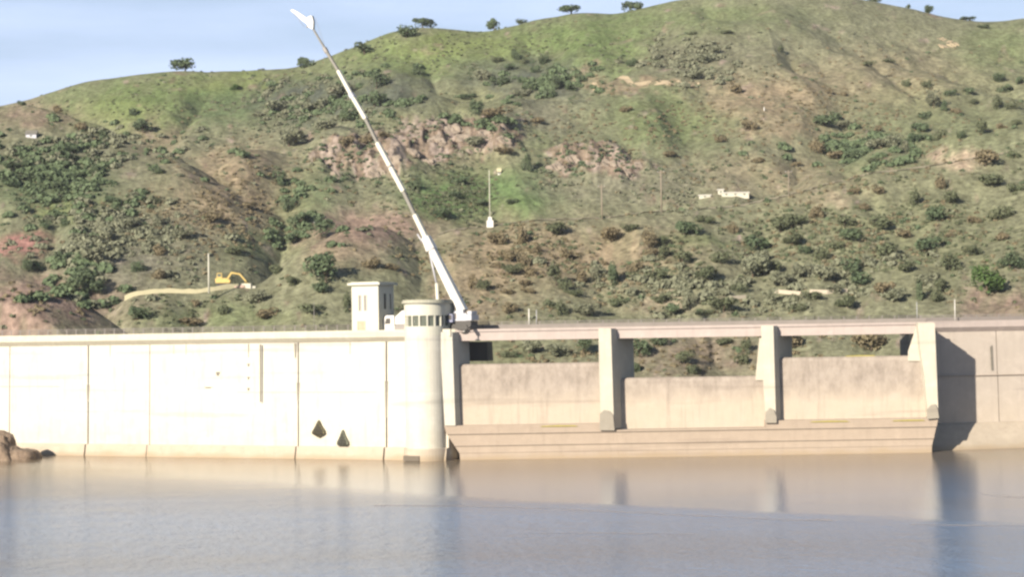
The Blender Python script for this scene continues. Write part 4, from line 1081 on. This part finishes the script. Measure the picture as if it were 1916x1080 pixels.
def plant(q, wm, hm, leaf, lab, cat, istree, seed, group):
    fi = 0 if hm / wm < .75 else 1
    cm = crown(leaf, fi, seed % 3)
    name = 'tree' if istree else 'bush'
    sxx = wm * .5 / .9
    top = (1.25, 1.75)[fi]
    szz = hm / top
    if istree:
        e = empty(name, q, label=lab, cat='tree', group=group)
        o = bpy.data.objects.new('crown', cm); COL.objects.link(o); o.parent = e
        o.scale = (sxx, sxx, szz * .92); o.location = (0, 0, hm * .10); o.rotation_euler = (0, 0, seed * 1.7)
        t = bpy.data.objects.new('trunk', trunk_data); COL.objects.link(t); t.parent = e
        t.scale = (wm * .28, wm * .28, hm * .55); t.rotation_euler = (0, 0, seed * 2.3)
    else:
        o = bpy.data.objects.new(name, cm); COL.objects.link(o)
        o.location = Vector(q) - Vector((0, 0, .12 * hm)); o.scale = (sxx, sxx, szz * 1.1); o.rotation_euler = (0, 0, seed * 1.7)
        tag(o, lab, 'bush', group)
for i, a in enumerate(veg):
    q = bases[i]
    if np.isnan(q[0]): continue
    wm = a[2] * q[1] / F * 1.1; hm = a[3] * q[1] / F * 1.15
    istree = a[2] >= 34 and a[3] >= 20
    k, tot = rank[i]; cx_, cy_ = cell(a[0], a[1])
    kind = 'tree' if istree else 'bush'
    lab = '%s %s %s %s, %s of %d from left' % (LEAFW[int(a[4])], kind, XB[cx_][1], YB[cy_][1], ORD[k], tot)
    if tot == 1: lab = '%s %s %s %s, alone there' % (LEAFW[int(a[4])], kind, XB[cx_][1], YB[cy_][1])
    plant(Vector(q), wm, hm, int(a[4]), lab, kind, istree, i, 'trees and bushes scattered over the hillside')
for i, (px, py, wpx, hpx, ty, lab) in enumerate(SKY):
    uu, zc, yc = LAYERS['C'][:3]
    u = raydir(px, py)[0] / raydir(px, py)[1]; Y = float(np.interp(u, uu, yc)) - 6; X = u * Y
    zg = gz(X, Y)
    # climb to the crest line of the actual ground
    col_ = np.searchsorted(ul, u); js = np.argmax(np.where((yl > 850) & (yl < 1060), (ZZ[col_] - H) / yl, -9)); Y = yl[js]; X = u * Y; zg = ZZ[col_, js]
    wpx *= 1.2; hpx *= 1.2
    wm = wpx * Y / F; hm = max(hpx * Y / F, at(px, py - hpx / 2, Y)[2] - zg)
    hm = hpx * Y / F * (1.0 if ty != 'umbrella' else 1.1)
    e = empty('tree', (X, Y, zg), label=lab, cat='tree', group='trees on the skyline')
    cm = crown(1, 0, i % 3)
    o = bpy.data.objects.new('crown', cm); COL.objects.link(o); o.parent = e
    if ty == 'umbrella':
        o.location = (0, 0, hm * .12); o.scale = (wm * .6, wm * .5, hm * .62)
    else:
        o.location = (0, 0, -.05 * hm); o.scale = (wm * .6, wm * .5, hm * .85)
    o.rotation_euler = (0, 0, i * 1.3)
    t = bpy.data.objects.new('trunk', trunk_data); COL.objects.link(t); t.parent = e; t.scale = (wm * .35, wm * .3, hm * .62)

# low scrub that nobody could count: one object
def scrub(n_, zones, name, mi, wr, seed, leaf=.17, nl=26):
    r = np.random.RandomState(seed)
    pts = []
    for cx, cy, rx, ry, k in zones:
        m_ = int(n_ * k)
        pts.append(np.stack([cx + r.normal(size=m_) * rx * .6, cy + r.normal(size=m_) * ry * .6], 1))
    pts = np.concatenate(pts)
    g_ = ground(pts[:, 0], pts[:, 1]); ok = ~np.isnan(g_[:, 0]) & (g_[:, 1] < 1050) & (pts[:, 0] > -700) & (pts[:, 0] < 2700)
    g_ = g_[ok]
    # clump: keep where a noise field is high
    nf = fbm(g_[:, 0] / 14, g_[:, 1] / 14, 3); g_ = g_[nf > r.uniform(.36, .58, len(nf))]
    m_ = len(g_)
    wd = r.uniform(wr[0], wr[1], m_) ** 1.0
    d = r.normal(size=(m_, nl, 3)); d /= np.linalg.norm(d, axis=2)[..., None]
    d[..., 2] = np.abs(d[..., 2])
    rad = .55 + .5 * r.rand(m_, nl, 1)
    c_ = d * rad * np.array([1.0, 1.0, .75])
    c_ = c_ * wd[:, None, None] * .5 + g_[:, None, :] + np.array([0, 0, -.1])
    nd = d + r.normal(size=d.shape) * .5; nd /= np.linalg.norm(nd, axis=2)[..., None]
    t = np.cross(nd, r.normal(size=nd.shape)); t /= np.linalg.norm(t, axis=2)[..., None]; b = np.cross(nd, t)
    sz = leaf * wd[:, None, None] * r.uniform(.7, 1.5, (m_, nl, 1))
    v = np.stack([c_ + t * sz, c_ + b * sz * .8 + nd * sz * .2, c_ - t * sz * .9, c_ - b * sz * .8], 2).reshape(-1, 3)
    f = np.arange(len(v)).reshape(-1, 4)
    o = bpy.data.objects.new(name, npmesh(name, v, f, M_LEAF[mi])); COL.objects.link(o)
    return tag(o, kind='stuff')
ALL = (958, 330, 1150, 260, .36)
scrub(2600, [ALL, (150, 310, 200, 60, .15), (80, 350, 120, 50, .15), (600, 200, 130, 45, .12), (990, 150, 110, 36, .06), (700, 290, 140, 50, .08), (1110, 310, 90, 30, .04)], 'dark_scrub', 1, (1.0, 2.6), 21)
scrub(2600, [ALL, (210, 455, 150, 70, .2), (560, 190, 130, 50, .2), (1300, 110, 120, 50, .15), (1450, 540, 300, 40, .25), (1150, 350, 220, 40, .15), (830, 270, 120, 40, .06)], 'grey_scrub', 2, (.9, 2.4), 22)
scrub(2600, [ALL, (1000, 500, 250, 90, .3), (1650, 450, 260, 120, .3), (1600, 200, 250, 100, .3), (1200, 250, 200, 80, .2), (420, 380, 160, 90, .4), (1200, 660, 300, 40, .1), (90, 570, 120, 40, .02)], 'brown_scrub', 3, (.8, 2.0), 23)
scrub(2600, [ALL, (1700, 450, 250, 120, .4), (1300, 480, 300, 80, .3), (350, 190, 280, 60, .25), (900, 100, 250, 60, .25), (860, 370, 110, 50, .35), (430, 590, 160, 24, .1)], 'green_scrub', 0, (.8, 2.0), 24)
scrub(420, [(150, 310, 210, 70, .28), (80, 350, 150, 60, .28), (560, 400, 60, 70, .25), (600, 195, 90, 36, .4), (700, 170, 60, 34, .3), (990, 155, 110, 26, .3), (1600, 280, 110, 28, .3), (900, 240, 60, 20, .08), (150, 520, 80, 40, .25)], 'tall_dark_scrub', 5, (3.0, 5.5), 31, .13, 110)
scrub(420, [(190, 455, 120, 70, .35), (200, 280, 160, 40, .25), (1450, 530, 260, 40, .4), (1300, 110, 110, 45, .25), (560, 190, 90, 40, .3)], 'tall_grey_scrub', 2, (3.0, 5.0), 32, .13, 110)
# boulders and crags in the outcrops
M_CRAG, n, p = mat('pink_crag')
f = noise(n, 0.35, 7, rough=0.7)
n.links.new(mixc(n, mr(n, f, 0.3, 0.7), (0.14, 0.115, 0.09), (0.34, 0.28, 0.22)), p.inputs['Base Color']); p.inputs['Roughness'].default_value = 0.95
bump(n, p, f, 0.9, 0.6)
crag = [(845, 238, 34, 22), (870, 255, 30, 20), (815, 262, 30, 20), (770, 285, 34, 22), (735, 300, 30, 26), (705, 325, 30, 24), (650, 300, 26, 16), (625, 325, 24, 18), (905, 250, 30, 18), (885, 285, 26, 18), (800, 300, 24, 16), (945, 262, 26, 16),
        (1040, 312, 34, 24), (1075, 300, 34, 26), (1110, 305, 30, 28), (1142, 308, 28, 30), (1172, 322, 22, 24), (1195, 310, 18, 18), (1060, 325, 26, 14), (610, 290, 28, 14)]
cb_ = ground([c_[0] for c_ in crag], [c_[1] + c_[3] * .3 for c_ in crag])
for i, (px, py, wpx, hpx) in enumerate(crag):
    q = cb_[i]
    if np.isnan(q[0]): continue
    k = q[1] / F; grp2 = px > 1000
    o = boulder('crag', (q[0], q[1] + 2.0, q[2] - hpx * k * .05), wpx * k * .5, wpx * k * .4, hpx * k * .5, 300 + i, M_CRAG, sub=4, amp=1.0)
    ids = sorted([c_[0] for c_ in crag if (c_[0] > 1000) == grp2]); kk_ = ids.index(px)
    tag(o, 'pinkish crag, %s from the left in the %s rock outcrop' % (ORD[kk_], 'right' if grp2 else 'left, higher'), 'crag', 'pink crags in the rock outcrops')


# ---------------------------------------------------------------- air: a trace of haze over the valley
hz = MB().box(-2600, 2600, -400, 3400, -12, 330).build('haze', bpy.data.materials.new('haze_air'), kind='stuff')
hm_ = hz.data.materials[0]; hm_.use_nodes = True; n = hm_.node_tree; n.nodes.clear()
out = n.nodes.new('ShaderNodeOutputMaterial'); pv = n.nodes.new('ShaderNodeVolumePrincipled')
pv.inputs['Color'].default_value = (0.88, 0.91, 1.0, 1); pv.inputs['Density'].default_value = 0.00005
n.links.new(pv.outputs['Volume'], out.inputs['Volume'])
